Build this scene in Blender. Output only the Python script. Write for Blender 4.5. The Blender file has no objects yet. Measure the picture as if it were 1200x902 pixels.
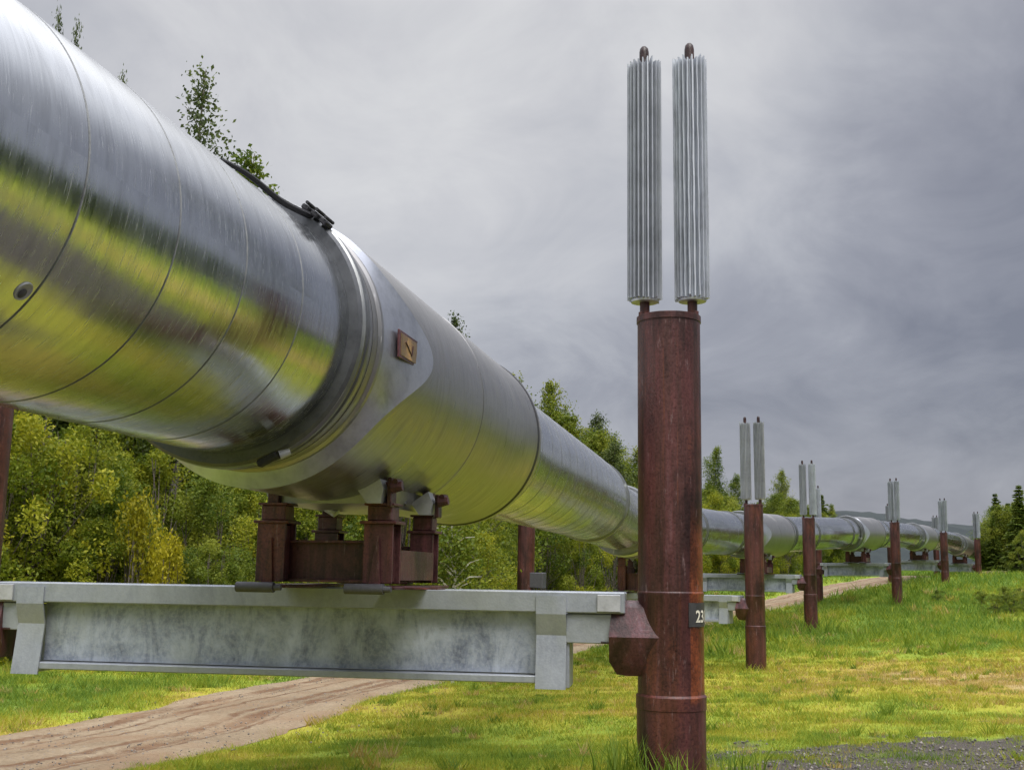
import bpy, math, random
import numpy as np
from mathutils import Vector, Matrix

R = math.radians
sc = bpy.context.scene
COL = sc.collection
rng = np.random.default_rng(7)
random.seed(7)

# ------------------------------------------------------------------ camera model
FPX, CX, CY = 1350.0, 600.0, 451.0
EYE = Vector((0, 0, 1.40))
PITCH, ROLL = R(9.35), R(0.9)
fwd = Vector((0, math.cos(PITCH), math.sin(PITCH)))
up0 = Vector((0, -math.sin(PITCH), math.cos(PITCH)))
right = Vector((1, 0, 0)) * math.cos(ROLL) + up0 * math.sin(ROLL)
upv = Vector((1, 0, 0)) * -math.sin(ROLL) + up0 * math.cos(ROLL)


def U(px, py, Y):
    """world point seen at photo pixel (px,py) on the vertical plane y = Y"""
    d = fwd + right * ((px - CX) / FPX) + upv * ((CY - py) / FPX)
    return EYE + d * (Y / d.y)


def proj(p):
    v = Vector(p) - EYE
    z = v.dot(fwd)
    return CX + FPX * v.dot(right) / z, CY - FPX * v.dot(upv) / z


cam = bpy.data.cameras.new('camera')
cam.lens = 36 * FPX / 1200
cam.sensor_width = 36
cam.clip_start, cam.clip_end = 0.05, 6000
camo = bpy.data.objects.new('camera', cam)
COL.objects.link(camo)
M = Matrix((right, upv, -fwd)).transposed().to_4x4()
M.translation = EYE
camo.matrix_world = M
sc.camera = camo

# ------------------------------------------------------------------ helpers


def tag(o, label=None, cat=None, group=None, kind=None):
    if label: o['label'] = label
    if cat: o['category'] = cat
    if group: o['group'] = group
    if kind: o['kind'] = kind
    return o


def empty(name, loc=(0, 0, 0), rz=0.0):
    o = bpy.data.objects.new(name, None)
    o.empty_display_size = 0.2
    o.location = loc
    o.rotation_euler = (0, 0, rz)
    COL.objects.link(o)
    return o


def link_mesh(name, me, parent=None, loc=None):
    o = bpy.data.objects.new(name, me)
    COL.objects.link(o)
    if parent: o.parent = parent
    if loc: o.location = loc
    return o


class MB:
    """collects shapes into one mesh"""

    def __init__(self):
        self.v, self.f, self.m, self.s = [], [], [], []

    def add(self, vs, fs, mat=0, smooth=False):
        b = len(self.v)
        self.v += [tuple(p) for p in vs]
        for f in fs:
            self.f.append([i + b for i in f]); self.m.append(mat); self.s.append(smooth)

    def box(self, c, s, ax=None, mat=0, bev=0.0):
        """box centre c, size s, axes ax (3 vectors)"""
        ax = ax or (Vector((1, 0, 0)), Vector((0, 1, 0)), Vector((0, 0, 1)))
        c = Vector(c)
        h = [k / 2 for k in s]
        b = min(bev, min(h) * .45)
        if b <= 0:
            vs = [c + ax[0] * h[0] * i + ax[1] * h[1] * j + ax[2] * h[2] * k for i in (-1, 1) for j in (-1, 1) for k in (-1, 1)]
            fs = [(0, 1, 3, 2), (4, 6, 7, 5), (0, 4, 5, 1), (2, 3, 7, 6), (0, 2, 6, 4), (1, 5, 7, 3)]
            self.add(vs, fs, mat)
            return
        vs, idx = [], {}
        for i in (-1, 1):
            for j in (-1, 1):
                for k in (-1, 1):
                    sg = (i, j, k)
                    for a in range(3):
                        q = [sg[t] * (h[t] - (0 if t == a else b)) for t in range(3)]
                        idx[(i, j, k, a)] = len(vs)
                        vs.append(c + ax[0] * q[0] + ax[1] * q[1] + ax[2] * q[2])
        fs = []
        for a in range(3):
            t, u = [q for q in range(3) if q != a]
            for sgn in (-1, 1):
                loop = []
                for (p, q) in ((-1, -1), (1, -1), (1, 1), (-1, 1)):
                    k = [0, 0, 0]; k[a] = sgn; k[t] = p; k[u] = q
                    loop.append(idx[(*k, a)])
                fs.append(loop)
            # edges along a
            for p in (-1, 1):
                for q in (-1, 1):
                    k0 = [0, 0, 0]; k0[t] = p; k0[u] = q
                    k1 = list(k0); k0[a] = -1; k1[a] = 1
                    fs.append([idx[(*k0, t)], idx[(*k1, t)], idx[(*k1, u)], idx[(*k0, u)]])
        for i in (-1, 1):
            for j in (-1, 1):
                for k in (-1, 1):
                    fs.append([idx[(i, j, k, a)] for a in range(3)])
        self.add(vs, fs, mat)

    def tube(self, a, b, r0, r1=None, n=12, mat=0, cap=True, smooth=True):
        a, b = Vector(a), Vector(b)
        r1 = r0 if r1 is None else r1
        d = (b - a).normalized()
        e = d.orthogonal().normalized()
        g = d.cross(e)
        vs = []
        for c, r in ((a, r0), (b, r1)):
            for i in range(n):
                t = 2 * math.pi * i / n
                vs.append(c + (e * math.cos(t) + g * math.sin(t)) * r)
        fs = [(i, (i + 1) % n, n + (i + 1) % n, n + i) for i in range(n)]
        self.add(vs, fs, mat, smooth)
        if cap:
            self.add(vs[:n], [list(range(n))[::-1]], mat)
            self.add(vs[n:], [list(range(n))], mat)

    def lathe(self, prof, o=(0, 0, 0), n=48, mat=0, axes=None, smooth=True):
        """prof [(r,h)] about axes[2] through o"""
        o = Vector(o)
        ax = axes or (Vector((1, 0, 0)), Vector((0, 1, 0)), Vector((0, 0, 1)))
        vs = []
        for r, h in prof:
            for i in range(n):
                t = 2 * math.pi * i / n
                vs.append(o + ax[0] * r * math.cos(t) + ax[1] * r * math.sin(t) + ax[2] * h)
        fs = []
        for k in range(len(prof) - 1):
            for i in range(n):
                fs.append((k * n + i, k * n + (i + 1) % n, (k + 1) * n + (i + 1) % n, (k + 1) * n + i))
        self.add(vs, fs, mat, smooth)

    def prism(self, poly, o, ex, ey, ez, h0, h1, mat=0):
        """polygon poly (x,y) in axes ex,ey, extruded along ez from h0 to h1"""
        o = Vector(o)
        n = len(poly)
        vs = [o + ex * x + ey * y + ez * h0 for x, y in poly] + [o + ex * x + ey * y + ez * h1 for x, y in poly]
        fs = [(i, (i + 1) % n, n + (i + 1) % n, n + i) for i in range(n)]
        fs += [list(range(n))[::-1], list(range(n, 2 * n))]
        self.add(vs, fs, mat)

    def mesh(self, name, mats, sharp=35):
        me = bpy.data.meshes.new(name)
        me.from_pydata(self.v, [], self.f)
        for m in mats: me.materials.append(m)
        me.polygons.foreach_set('material_index', self.m)
        me.polygons.foreach_set('use_smooth', self.s)
        me.update()
        import bmesh
        bm = bmesh.new(); bm.from_mesh(me)
        bmesh.ops.recalc_face_normals(bm, faces=bm.faces)
        bm.to_mesh(me); bm.free()
        if any(self.s):
            me.set_sharp_from_angle(angle=R(sharp))
        return me

    def build(self, name, mats, parent=None, loc=None, sharp=35):
        if not isinstance(mats, (list, tuple)): mats = [mats]
        return link_mesh(name, self.mesh(name, mats, sharp), parent, loc)


def np_mesh(name, verts, faces, mats, attrs=None, smooth=False):
    """fast mesh from arrays, faces (n,k)"""
    me = bpy.data.meshes.new(name)
    n, k = faces.shape
    me.vertices.add(len(verts)); me.loops.add(n * k); me.polygons.add(n)
    me.vertices.foreach_set('co', np.ascontiguousarray(verts, dtype=np.float32).ravel())
    me.loops.foreach_set('vertex_index', np.ascontiguousarray(faces, dtype=np.int32).ravel())
    me.polygons.foreach_set('loop_start', np.arange(0, n * k, k, dtype=np.int32))
    me.polygons.foreach_set('loop_total', np.full(n, k, dtype=np.int32))
    if smooth: me.polygons.foreach_set('use_smooth', np.ones(n, dtype=bool))
    for m in mats: me.materials.append(m)
    for key, val in (attrs or {}).items():
        a = me.attributes.new(key, 'FLOAT', 'POINT')
        a.data.foreach_set('value', np.ascontiguousarray(val, dtype=np.float32))
    me.update(calc_edges=True)
    me.validate()
    return me


# value noise in numpy ------------------------------------------------
_tab = np.random.default_rng(11).random((256, 256))


def vnoise(x, y):
    xi, yi = np.floor(x).astype(int), np.floor(y).astype(int)
    fx, fy = x - xi, y - yi
    fx, fy = fx * fx * (3 - 2 * fx), fy * fy * (3 - 2 * fy)
    g = lambda a, b: _tab[a % 256, b % 256]
    return (g(xi, yi) * (1 - fx) + g(xi + 1, yi) * fx) * (1 - fy) + (g(xi, yi + 1) * (1 - fx) + g(xi + 1, yi + 1) * fx) * fy


def fbm(x, y, o=4):
    s, a, t = 0.0, .5, 0.0
    for i in range(o):
        s = s + a * vnoise(x * 2 ** i + 17.3 * i, y * 2 ** i + 5.1 * i); t += a; a *= .5
    return s / t


def sstep(a, b, x):
    t = np.clip((x - a) / (b - a), 0, 1)
    return t * t * (3 - 2 * t)


# ------------------------------------------------------------------ materials


def new_mat(name):
    m = bpy.data.materials.new(name)
    m.use_nodes = True
    nt = m.node_tree
    return m, nt, nt.nodes['Principled BSDF']


class NT:
    """little node-tree writer"""

    def __init__(self, nt): self.nt = nt

    def n(self, typ, **kw):
        nd = self.nt.nodes.new(typ)
        for k, v in kw.items():
            if k.startswith('i_'):
                nd.inputs[k[2:].replace('_', ' ')].default_value = v
            else:
                setattr(nd, k, v)
        return nd

    def l(self, a, b): self.nt.links.new(a, b)

    def val(self, sock, v):
        if hasattr(v, 'is_linked') or hasattr(v, 'links'): self.l(v, sock)
        else: sock.default_value = v

    def math(self, op, a, b=0.0, clamp=False):
        nd = self.n('ShaderNodeMath', operation=op, use_clamp=clamp)
        self.val(nd.inputs[0], a); self.val(nd.inputs[1], b)
        return nd.outputs[0]

    def mix(self, fac, a, b, blend='MIX'):
        nd = self.n('ShaderNodeMix', data_type='RGBA', blend_type=blend)
        self.val(nd.inputs[0], fac)
        for s, c in ((nd.inputs[6], a), (nd.inputs[7], b)):
            if isinstance(c, (tuple, list)): s.default_value = (*c[:3], 1)
            else: self.l(c, s)
        return nd.outputs[2]

    def ramp(self, fac, stops):
        nd = self.n('ShaderNodeValToRGB')
        el = nd.color_ramp.elements
        while len(el) < len(stops): el.new(.5)
        for e, (p, c) in zip(el, stops):
            e.position = p
            e.color = (*c[:3], 1) if isinstance(c, (tuple, list)) else (c, c, c, 1)
        self.l(fac, nd.inputs[0])
        return nd.outputs[0]

    def noise(self, vec, scale, detail=4, rough=.55, dist=0.0):
        nd = self.n('ShaderNodeTexNoise')
        nd.inputs['Scale'].default_value = scale
        nd.inputs['Detail'].default_value = detail
        nd.inputs['Roughness'].default_value = rough
        nd.inputs['Distortion'].default_value = dist
        if vec is not None: self.l(vec, nd.inputs['Vector'])
        return nd.outputs['Fac']

    def mapping(self, vec, scale=(1, 1, 1), loc=(0, 0, 0)):
        nd = self.n('ShaderNodeMapping')
        nd.inputs['Scale'].default_value = scale
        nd.inputs['Location'].default_value = loc
        self.l(vec, nd.inputs['Vector'])
        return nd.outputs[0]

    def bump(self, h, strength=.3, dist=.02):
        nd = self.n('ShaderNodeBump')
        nd.inputs['Strength'].default_value = strength
        nd.inputs['Distance'].default_value = dist
        self.l(h, nd.inputs['Height'])
        return nd.outputs[0]


def mat_pipe(name, base=(.56, .58, .60), rough=.17, streak=.085, dirt=.5):
    m, nt, p = new_mat(name)
    w = NT(nt)
    uv = w.n('ShaderNodeUVMap', uv_map='UVMap').outputs[0]
    tan = w.n('ShaderNodeTangent', direction_type='UV_MAP', uv_map='UVMap').outputs[0]
    geo = w.n('ShaderNodeNewGeometry')
    # streaks: quick along the axis (u), slow round the pipe (v)
    st = w.noise(w.mapping(uv, (95, 1.8, 1)), 1.0, 3, .6)
    st2 = w.noise(w.mapping(uv, (9, .8, 1)), 1.0, 3, .5)
    big = w.noise(w.mapping(uv, (.9, .9, 1)), 1.0, 3, .5)
    k = w.math('ADD', w.math('MULTIPLY', w.math('SUBTRACT', st, .5), streak), w.math('MULTIPLY', w.math('SUBTRACT', st2, .5), streak * .18))
    cr = w.n('ShaderNodeVectorMath', operation='CROSS_PRODUCT')
    w.l(geo.outputs['Normal'], cr.inputs[0]); w.l(tan, cr.inputs[1])
    scl = w.n('ShaderNodeVectorMath', operation='SCALE')
    w.l(cr.outputs[0], scl.inputs[0]); w.l(k, scl.inputs['Scale'])
    # slow dents, also along the axis
    dn = w.n('ShaderNodeVectorMath', operation='SCALE')
    w.l(tan, dn.inputs[0]); w.l(w.math('MULTIPLY', w.math('SUBTRACT', big, .5), .16), dn.inputs['Scale'])
    ad = w.n('ShaderNodeVectorMath', operation='ADD')
    w.l(geo.outputs['Normal'], ad.inputs[0]); w.l(scl.outputs[0], ad.inputs[1])
    ad2 = w.n('ShaderNodeVectorMath', operation='ADD')
    w.l(ad.outputs[0], ad2.inputs[0]); w.l(dn.outputs[0], ad2.inputs[1])
    nn = w.n('ShaderNodeVectorMath', operation='NORMALIZE')
    w.l(ad2.outputs[0], nn.inputs[0])
    w.l(nn.outputs[0], p.inputs['Normal'])
    stain = w.noise(w.mapping(uv, (14, 2.2, 1)), 1.0, 5, .65, .4)
    dark = w.ramp(stain, [(.30, .80), (.55, 1.0), (.75, .93)])
    col = w.mix(1.0, base, dark, 'MULTIPLY')
    spots = w.noise(w.mapping(uv, (130, 7, 1)), 1.0, 3, .6)
    sp = w.ramp(spots, [(.60, 0.0), (.70, dirt)])
    col = w.mix(w.math('MULTIPLY', sp, .9), col, (.80, .81, .82))
    spd = w.noise(w.mapping(uv, (110, 5, 1), (9, 4, 0)), 1.0, 3, .6)
    col = w.mix(w.math('MULTIPLY', w.ramp(spd, [(.60, 0.0), (.72, dirt)]), .6), col, (.22, .22, .22))
    w.l(col, p.inputs['Base Color'])
    p.inputs['Metallic'].default_value = 1.0
    rg = w.ramp(w.noise(w.mapping(uv, (30, 2.5, 1)), 1.0, 4, .6), [(.3, rough * .75), (.7, rough * 1.5)])
    rg = w.math('ADD', rg, w.math('MULTIPLY', sp, .5))
    w.l(rg, p.inputs['Roughness'])
    return m


def mat_metal(name, base, rough=.5, metallic=.85, var=.18, scale=6.0, rnd=0.0):
    m, nt, p = new_mat(name)
    w = NT(nt)
    ob = w.n('ShaderNodeTexCoord').outputs['Object']
    n1 = w.noise(ob, scale, 6, .65)
    n2 = w.noise(ob, scale * 6, 3, .6)
    f = w.math('ADD', w.math('MULTIPLY', n1, .7), w.math('MULTIPLY', n2, .3))
    col = w.ramp(f, [(.3, tuple(c * (1 - var * 1.6) for c in base)), (.5, base), (.7, tuple(min(1, c * (1 + var)) for c in base))])
    if rnd:
        orr = w.n('ShaderNodeObjectInfo').outputs['Random']
        stn = w.noise(w.mapping(ob, (9, 9, 1.1)), 1.0, 5, .65)
        col = w.mix(1.0, col, w.ramp(w.math('ADD', w.math('MULTIPLY', orr, .5), w.math('MULTIPLY', stn, .5)), [(.2, 1 - rnd * 1.6), (.7, 1.0)]), 'MULTIPLY')
    w.l(col, p.inputs['Base Color'])
    p.inputs['Metallic'].default_value = metallic
    w.l(w.ramp(n1, [(.3, rough * .8), (.7, min(1, rough * 1.2))]), p.inputs['Roughness'])
    w.l(w.bump(n2, .08, .01), p.inputs['Normal'])
    return m


def mat_galv_beam(name='weathered_galvanised_steel', web=False):
    m, nt, p = new_mat(name)
    w = NT(nt)
    ob = w.n('ShaderNodeTexCoord').outputs['Object']
    big = w.noise(ob, 2.2, 5, .65, .6)
    run = w.noise(w.mapping(ob, (6, 6, 2.4)), 1.0, 6, .72, .7)
    sp = w.noise(ob, 42, 3, .6)
    vor = w.n('ShaderNodeTexVoronoi', feature='F1')
    vor.inputs['Scale'].default_value = 60
    w.l(ob, vor.inputs['Vector'])
    f = w.math('ADD', w.math('MULTIPLY', big, .45), w.math('MULTIPLY', run, .55))
    if web: col = w.ramp(f, [(.33, (.08, .095, .14)), (.43, (.205, .235, .305)), (.51, (.34, .38, .47)), (.60, (.49, .54, .64)), (.8, (.33, .365, .42))])
    else: col = w.ramp(f, [(.30, (.20, .22, .25)), (.45, (.285, .31, .35)), (.60, (.345, .37, .415)), (.8, (.29, .31, .33))])
    col = w.mix(w.ramp(sp, [(.42, 0.0), (.62, .32 if web else .12)]), col, (.50, .53, .58))
    col = w.mix(w.math('MULTIPLY', w.ramp(run, [(.62, 0.0), (.72, 1.0)]), .5 if web else .35), col, (.12, .13, .15))
    moss = w.noise(ob, 2.3, 3, .5)
    col = w.mix(w.math('MULTIPLY', w.ramp(moss, [(.5, 0.0), (.66, 1.0)]), .3), col, (.25, .27, .19))
    w.l(col, p.inputs['Base Color'])
    p.inputs['Metallic'].default_value = .25
    p.inputs['Roughness'].default_value = .45
    w.l(w.bump(w.math('ADD', vor.outputs['Distance'], sp), .12, .006), p.inputs['Normal'])
    return m


def mat_rust(name='rusty_steel', base=(.057, .0225, .0195), orange=(.17, .05, .02), amount=.28, loc=(0, 0, 0), patch=None):
    m, nt, p = new_mat(name)
    w = NT(nt)
    ob = w.n('ShaderNodeTexCoord').outputs['Object']
    ob = w.mapping(ob, (1, 1, 1), loc)
    st = w.noise(w.mapping(ob, (14, 14, .8)), 1.0, 5, .65, .2)
    fine = w.noise(ob, 55, 4, .65)
    pat = w.noise(w.mapping(ob, (3.2, 3.2, .9)), 1.0, 4, .55, .3)
    col = w.ramp(st, [(.28, tuple(c * .38 for c in base)), (.46, base), (.60, (base[0] * 1.5, base[1] * 1.25, base[2] * 1.4)), (.76, (base[0] * 2.0, base[1] * 2.5, base[2] * 3.0))])
    om = w.math('MULTIPLY', w.ramp(w.math('ADD', w.math('MULTIPLY', pat, .75), w.math('MULTIPLY', fine, .25)), [(.53, 0.0), (.60, 1.0)]), amount)
    col = w.mix(om, col, orange)
    if patch:
        (dx, dy), z0, z1 = patch
        se = w.n('ShaderNodeSeparateXYZ'); w.l(ob, se.inputs[0])
        dd = w.math('DIVIDE', w.math('ADD', w.math('MULTIPLY', se.outputs[0], dx), w.math('MULTIPLY', se.outputs[1], dy)), .229)
        dd = w.math('ADD', dd, w.math('MULTIPLY', w.math('SUBTRACT', st, .5), .25))
        ma = w.ramp(dd, [(.82, 0.0), (.86, 1.0)])
        zz = w.math('ADD', w.math('DIVIDE', w.math('SUBTRACT', se.outputs[2], z0), z1 - z0), w.math('MULTIPLY', w.math('SUBTRACT', pat, .5), .3))
        mz = w.ramp(zz, [(.0, 0.0), (.04, 1.0), (.75, 1.0), (1.0, 0.0)])
        mp = w.math('MULTIPLY', w.math('MULTIPLY', ma, mz), w.ramp(fine, [(.3, .45), (.6, .95)]))
        col = w.mix(mp, col, (.23, .062, .022))
    blot = w.noise(w.mapping(ob, (2.2, 2.2, 1.1), (4, 2, 7)), 1.0, 6, .7, .6)
    col = w.mix(1.0, col, w.ramp(blot, [(.36, .38), (.5, 1.0), (.64, 1.5)]), 'MULTIPLY')
    runs = w.noise(w.mapping(ob, (30, 30, .6), (1, 6, 3)), 1.0, 4, .6, .1)
    col = w.mix(w.math('MULTIPLY', w.ramp(runs, [(.60, 0.0), (.70, .7)]), w.ramp(blot, [(.45, 0.0), (.6, 1.0)])), col, (.16, .048, .02))
    pale = w.math('MULTIPLY', w.ramp(w.noise(w.mapping(ob, (28, 28, 5)), 1.0, 4, .7), [(.61, 0.0), (.70, 1.0)]), .5)
    col = w.mix(pale, col, (.26, .18, .18))
    dk = w.ramp(fine, [(.35, .65), (.55, 1.0)])
    col = w.mix(1.0, col, dk, 'MULTIPLY')
    w.l(col, p.inputs['Base Color'])
    p.inputs['Roughness'].default_value = .5
    w.l(w.ramp(fine, [(.3, .27), (.7, .52)]), p.inputs['Roughness'])
    p.inputs['Specular IOR Level'].default_value = .4
    w.l(w.bump(fine, .35, .006), p.inputs['Normal'])
    return m


def mat_plain(name, c, rough=.6, metallic=0.0, var=.25, scale=20):
    return mat_metal(name, c, rough, metallic, var, scale)


def mat_leaf(name, dark, mid, light, trans=.35, hue=.0):
    m, nt, p = new_mat(name)
    w = NT(nt)
    at = w.n('ShaderNodeAttribute', attribute_name='tone').outputs['Fac']
    oi = w.n('ShaderNodeObjectInfo').outputs['Random']
    f = w.math('ADD', w.math('MULTIPLY', at, .75), w.math('MULTIPLY', oi, .25))
    col = w.ramp(f, [(.12, dark), (.5, mid), (.9, light)])
    w.l(col, p.inputs['Base Color'])
    p.inputs['Roughness'].default_value = .55
    p.inputs['Specular IOR Level'].default_value = .25
    tr = w.n('ShaderNodeBsdfTranslucent')
    w.l(col, tr.inputs['Color'])
    mx = w.n('ShaderNodeMixShader')
    mx.inputs[0].default_value = trans
    w.l(p.outputs[0], mx.inputs[1]); w.l(tr.outputs[0], mx.inputs[2])
    w.l(mx.outputs[0], nt.nodes['Material Output'].inputs['Surface'])
    return m


def mat_bark(name, c1, c2, zs=2.0):
    m, nt, p = new_mat(name)
    w = NT(nt)
    ob = w.n('ShaderNodeTexCoord').outputs['Object']
    f = w.noise(w.mapping(ob, (6, 6, 14)), zs, 4, .6)
    w.l(w.ramp(f, [(.42, c1), (.58, c2)]), p.inputs['Base Color'])
    p.inputs['Roughness'].default_value = .85
    return m


PIPE = mat_pipe('polished_metal_jacket')
JACK = mat_pipe('brushed_saddle_jacket', (.36, .353, .345), .34, .09)
JACK_FLAT = mat_metal('dull_base_metal', (.36, .36, .355), .42, .8, .16, 5)
SKIRT = mat_metal('matte_grey_jacket', (.50, .52, .57), .36, .9, .16, 5)
BAND = mat_pipe('worn_band_metal', (.27, .28, .285), .34, .14)
CLAMPD = mat_metal('dark_clamp_metal', (.105, .11, .12), .45, .55, .25, 9)
GROOVE = mat_plain('dark_seam', (.05, .05, .055), .6, 0, .3)
SEAM = mat_metal('grey_lap_seam', (.24, .25, .26), .5, .6, .3, 9)
RUBBER = mat_plain('black_rubber', (.022, .022, .027), .75, 0, .3)
DGREY = mat_plain('dark_grey_pad', (.075, .075, .085), .5, .1, .2)
FIN = mat_metal('aluminium_fins', (.54, .57, .62), .42, .55, .16, 3, .22)
GALV = mat_galv_beam()
GALVW = mat_galv_beam('mottled_galvanised_web', True)
RUST = mat_rust('rusty_steel')
RUST2 = mat_rust('rusty_shoe_steel', (.075, .030, .030), (.17, .055, .028), .45, (3, 1, 2))
RUSTP = mat_rust('orange_rust_plate', (.16, .105, .04), (.36, .215, .075), .9, (1, 5, 2))
LUG = mat_rust('purple_brown_steel', (.075, .032, .034), (.12, .036, .022), .3, (7, 2, 1))
PALE = mat_metal('pale_cast_metal', (.43, .44, .46), .5, .3, .15, 8)
PLATE = mat_plain('black_plate', (.045, .045, .045), .5, 0, .2)
DIGIT = mat_plain('cream_digits', (.72, .69, .56), .5, 0, .05)

# ------------------------------------------------------------------ terrain
ctrl = np.array([
    (0, 0, 0), (4, 4, 0), (-3, 4, -.05), (1.13, 8.2, 0.0), (5, 9, .02), (-3.75, 9, -.35), (-4.85, 14, -.62), (-3.1, 21.7, -.64), (1.3, 35, -.6),
    (9, 52, -.3), (15, 62, .3), (21, 72, 1.1), (27, 80, 1.75), (5.8, 27.5, -.78), (10.9, 42, -.49), (18.3, 55, .28), (26.7, 71, 1.05),
    (35.6, 88, 1.75), (-12, 26, -.6), (-18, 34, -.2), (-30, 40, .3), (9, 22, -.32), (16, 30, -.05), (22, 45, .2), (30, 68, 1.7), (45, 90, 2.6),
    (20, 10, .3), (40, 40, .9), (-20, 0, -.4), (0, -20, 0), (30, -10, .3), (-5, 40, -.3), (5, 62, .3), (10, 80, 1.2), (3, 14, -.25), (8, 14, -.1),
    (40, 130, 3.0), (100, 100, 3.5), (0, 140, 2), (-80, 90, 2), (-80, 0, 0), (80, 0, 1), (0, -90, 0), (150, 300, 4), (-150, 300, 4), (-300, 0, 2), (300, 0, 2), (0, -300, 0), (0, 500, 4),
    (500, 500, 6), (-500, 500, 6)], dtype=float)
_P = ctrl[:, :2]


def _ker(d): return np.sqrt(d * d + 9.0)


_D = np.sqrt(((_P[:, None] - _P[None]) ** 2).sum(-1))
_A = np.block([[_ker(_D) - 1.0 * np.eye(len(_P)), np.ones((len(_P), 1))], [np.ones((1, len(_P))), np.zeros((1, 1))]])
_W = np.linalg.solve(_A + 1e-9 * np.eye(len(_A)), np.append(ctrl[:, 2], 0))

road_pts = np.array([(-14.5, -6), (-11.2, 2), (-6.7, 8), (-4.55, 14), (-3.1, 21.7), (1.3, 35), (9.0, 52), (15, 62), (21, 72), (27.5, 80.5), (36, 89.5), (46, 102), (60, 118)], dtype=float)


def catmull(P, m):
    P = np.asarray(P, float)
    Q = np.vstack([2 * P[0] - P[1], P, 2 * P[-1] - P[-2]])
    out = []
    for i in range(1, len(Q) - 2):
        t = np.linspace(0, 1, m, endpoint=False)[:, None]
        a, b, c, d = Q[i - 1], Q[i], Q[i + 1], Q[i + 2]
        out.append(.5 * (2 * b + (c - a) * t + (2 * a - 5 * b + 4 * c - d) * t ** 2 + (3 * b - a - 3 * c + d) * t ** 3))
    out.append(P[-1:])
    return np.vstack(out)


road_line = catmull(road_pts, 40)
ROAD_HW = 1.45


def road_hw(y): return ROAD_HW + .40 * sstep(20, 12, np.asarray(y, float))


def road_dist(x, y):
    x, y = np.asarray(x, float), np.asarray(y, float)
    sh = x.shape
    q = np.stack([x.ravel(), y.ravel()], 1)
    best = np.full(len(q), 1e9)
    for i in range(0, len(road_line), 3):
        d = (q[:, 0] - road_line[i, 0]) ** 2 + (q[:, 1] - road_line[i, 1]) ** 2
        np.minimum(best, d, out=best)
    return np.sqrt(best).reshape(sh)


def gz0(x, y):
    x, y = np.asarray(x, float), np.asarray(y, float)
    z = np.full(x.shape, _W[-1])
    for (cx, cy), wgt in zip(_P, _W[:-1]):
        z = z + wgt * _ker(np.sqrt((x - cx) ** 2 + (y - cy) ** 2))
    return z


def gz(x, y):
    """ground height"""
    x, y = np.asarray(x, float), np.asarray(y, float)
    z = gz0(x, y)
    rd = road_dist(x, y)
    hw = road_hw(y)
    off = sstep(hw * .9, hw * 1.5, rd)
    b = (fbm(x * .55, y * .55, 3) - .5) * .14 + (fbm(x * 2.2 + 9, y * 2.2, 2) - .5) * .05
    near = sstep(1.0, 4.0, np.hypot(x - 1.13, y - 8.2))
    return z + b * off * (.3 + .7 * near) - .05 * (1 - sstep(hw * .8, hw * 1.2, rd))


def gz1(x, y): return float(gz(np.array([x]), np.array([y]))[0])


def gravel_mask(x, y):
    n = fbm(x * .8 + 3, y * .8, 4) - .5
    n2 = fbm(x * 4 + 3, y * 4, 3) - .5
    d = np.minimum(np.hypot(x - 7.0, y - 5.2) - 1.25, np.hypot(x - .4, y - .6) - .0)
    added_lot = np.maximum(np.maximum(5.0 - x, x - 46), np.maximum(y - np.minimum(15, x * 1.15 + 1), -26 - y)) + 5.2  # unseen gravel lot, added to dull the bright meadow reflection in the pipe
    d = np.minimum(d, added_lot)
    return sstep(.75, -.75, d - 5.2 + n * 4.2 + n2 * 4.0)


def tone_map(x, y):
    """0 lush green .. 1 dry yellow"""
    n = fbm(x * .25 + 40, y * .25 + 3, 4)
    n2 = fbm(x * 1.9 + 4, y * 1.1 + 30, 4)
    t = .45 + (n - .5) * .9 + (n2 - .5) * .8
    dry = np.exp(-(((x - 9.5) / 6.5) ** 2 + ((y - 20) / 7.0) ** 2))
    t = t + .58 * dry
    rd = road_dist(x, y)
    left = (x < np.interp(y, road_line[:, 1], road_line[:, 0]))
    t = t - np.where(left, .32, 0) * sstep(1.5, 4, rd)
    far = sstep(26, 36, y - .1 * x)
    t = t - .34 * far
    lush = np.exp(-(((x - 4.6) / 2.2) ** 2 + ((y - 20) / 9) ** 2))
    t = t - .22 * lush
    return np.clip(t, 0, 1)


def grass_colour(w, tone):
    return w.ramp(tone, [(.0, (.12, .205, .026)), (.28, (.235, .31, .032)), (.5, (.35, .36, .036)), (.72, (.40, .345, .046)), (.88, (.42, .30, .075)), (1.0, (.46, .35, .16))])


def mat_ground():
    m, nt, p = new_mat('meadow_ground')
    w = NT(nt)
    pos = w.n('ShaderNodeNewGeometry').outputs['Position']
    tone = w.n('ShaderNodeAttribute', attribute_name='tone').outputs['Fac']
    grav = w.n('ShaderNodeAttribute', attribute_name='gravel').outputs['Fac']
    n1 = w.noise(pos, 7, 6, .7)
    n2 = w.noise(pos, 32, 4, .65)
    t = w.math('ADD', tone, w.math('MULTIPLY', w.math('SUBTRACT', n1, .5), .55), True)
    col = grass_colour(w, t)
    col = w.mix(w.ramp(n2, [(.36, .45), (.52, 0.0)]), col, (.11, .10, .035))
    soil = w.ramp(w.noise(pos, 60, 5, .7), [(.3, (.035, .03, .026)), (.55, (.095, .082, .072)), (.74, (.19, .175, .165))])
    gm = w.math('ADD', grav, w.math('MULTIPLY', w.math('SUBTRACT', n1, .5), .9), True)
    gm = w.ramp(gm, [(.30, 0.0), (.68, 1.0)])
    col = w.mix(gm, col, soil)
    w.l(col, p.inputs['Base Color'])
    p.inputs['Roughness'].default_value = .9
    p.inputs['Specular IOR Level'].default_value = .15
    w.l(w.bump(w.math('ADD', n1, n2), .6, .05), p.inputs['Normal'])
    return m


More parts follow.
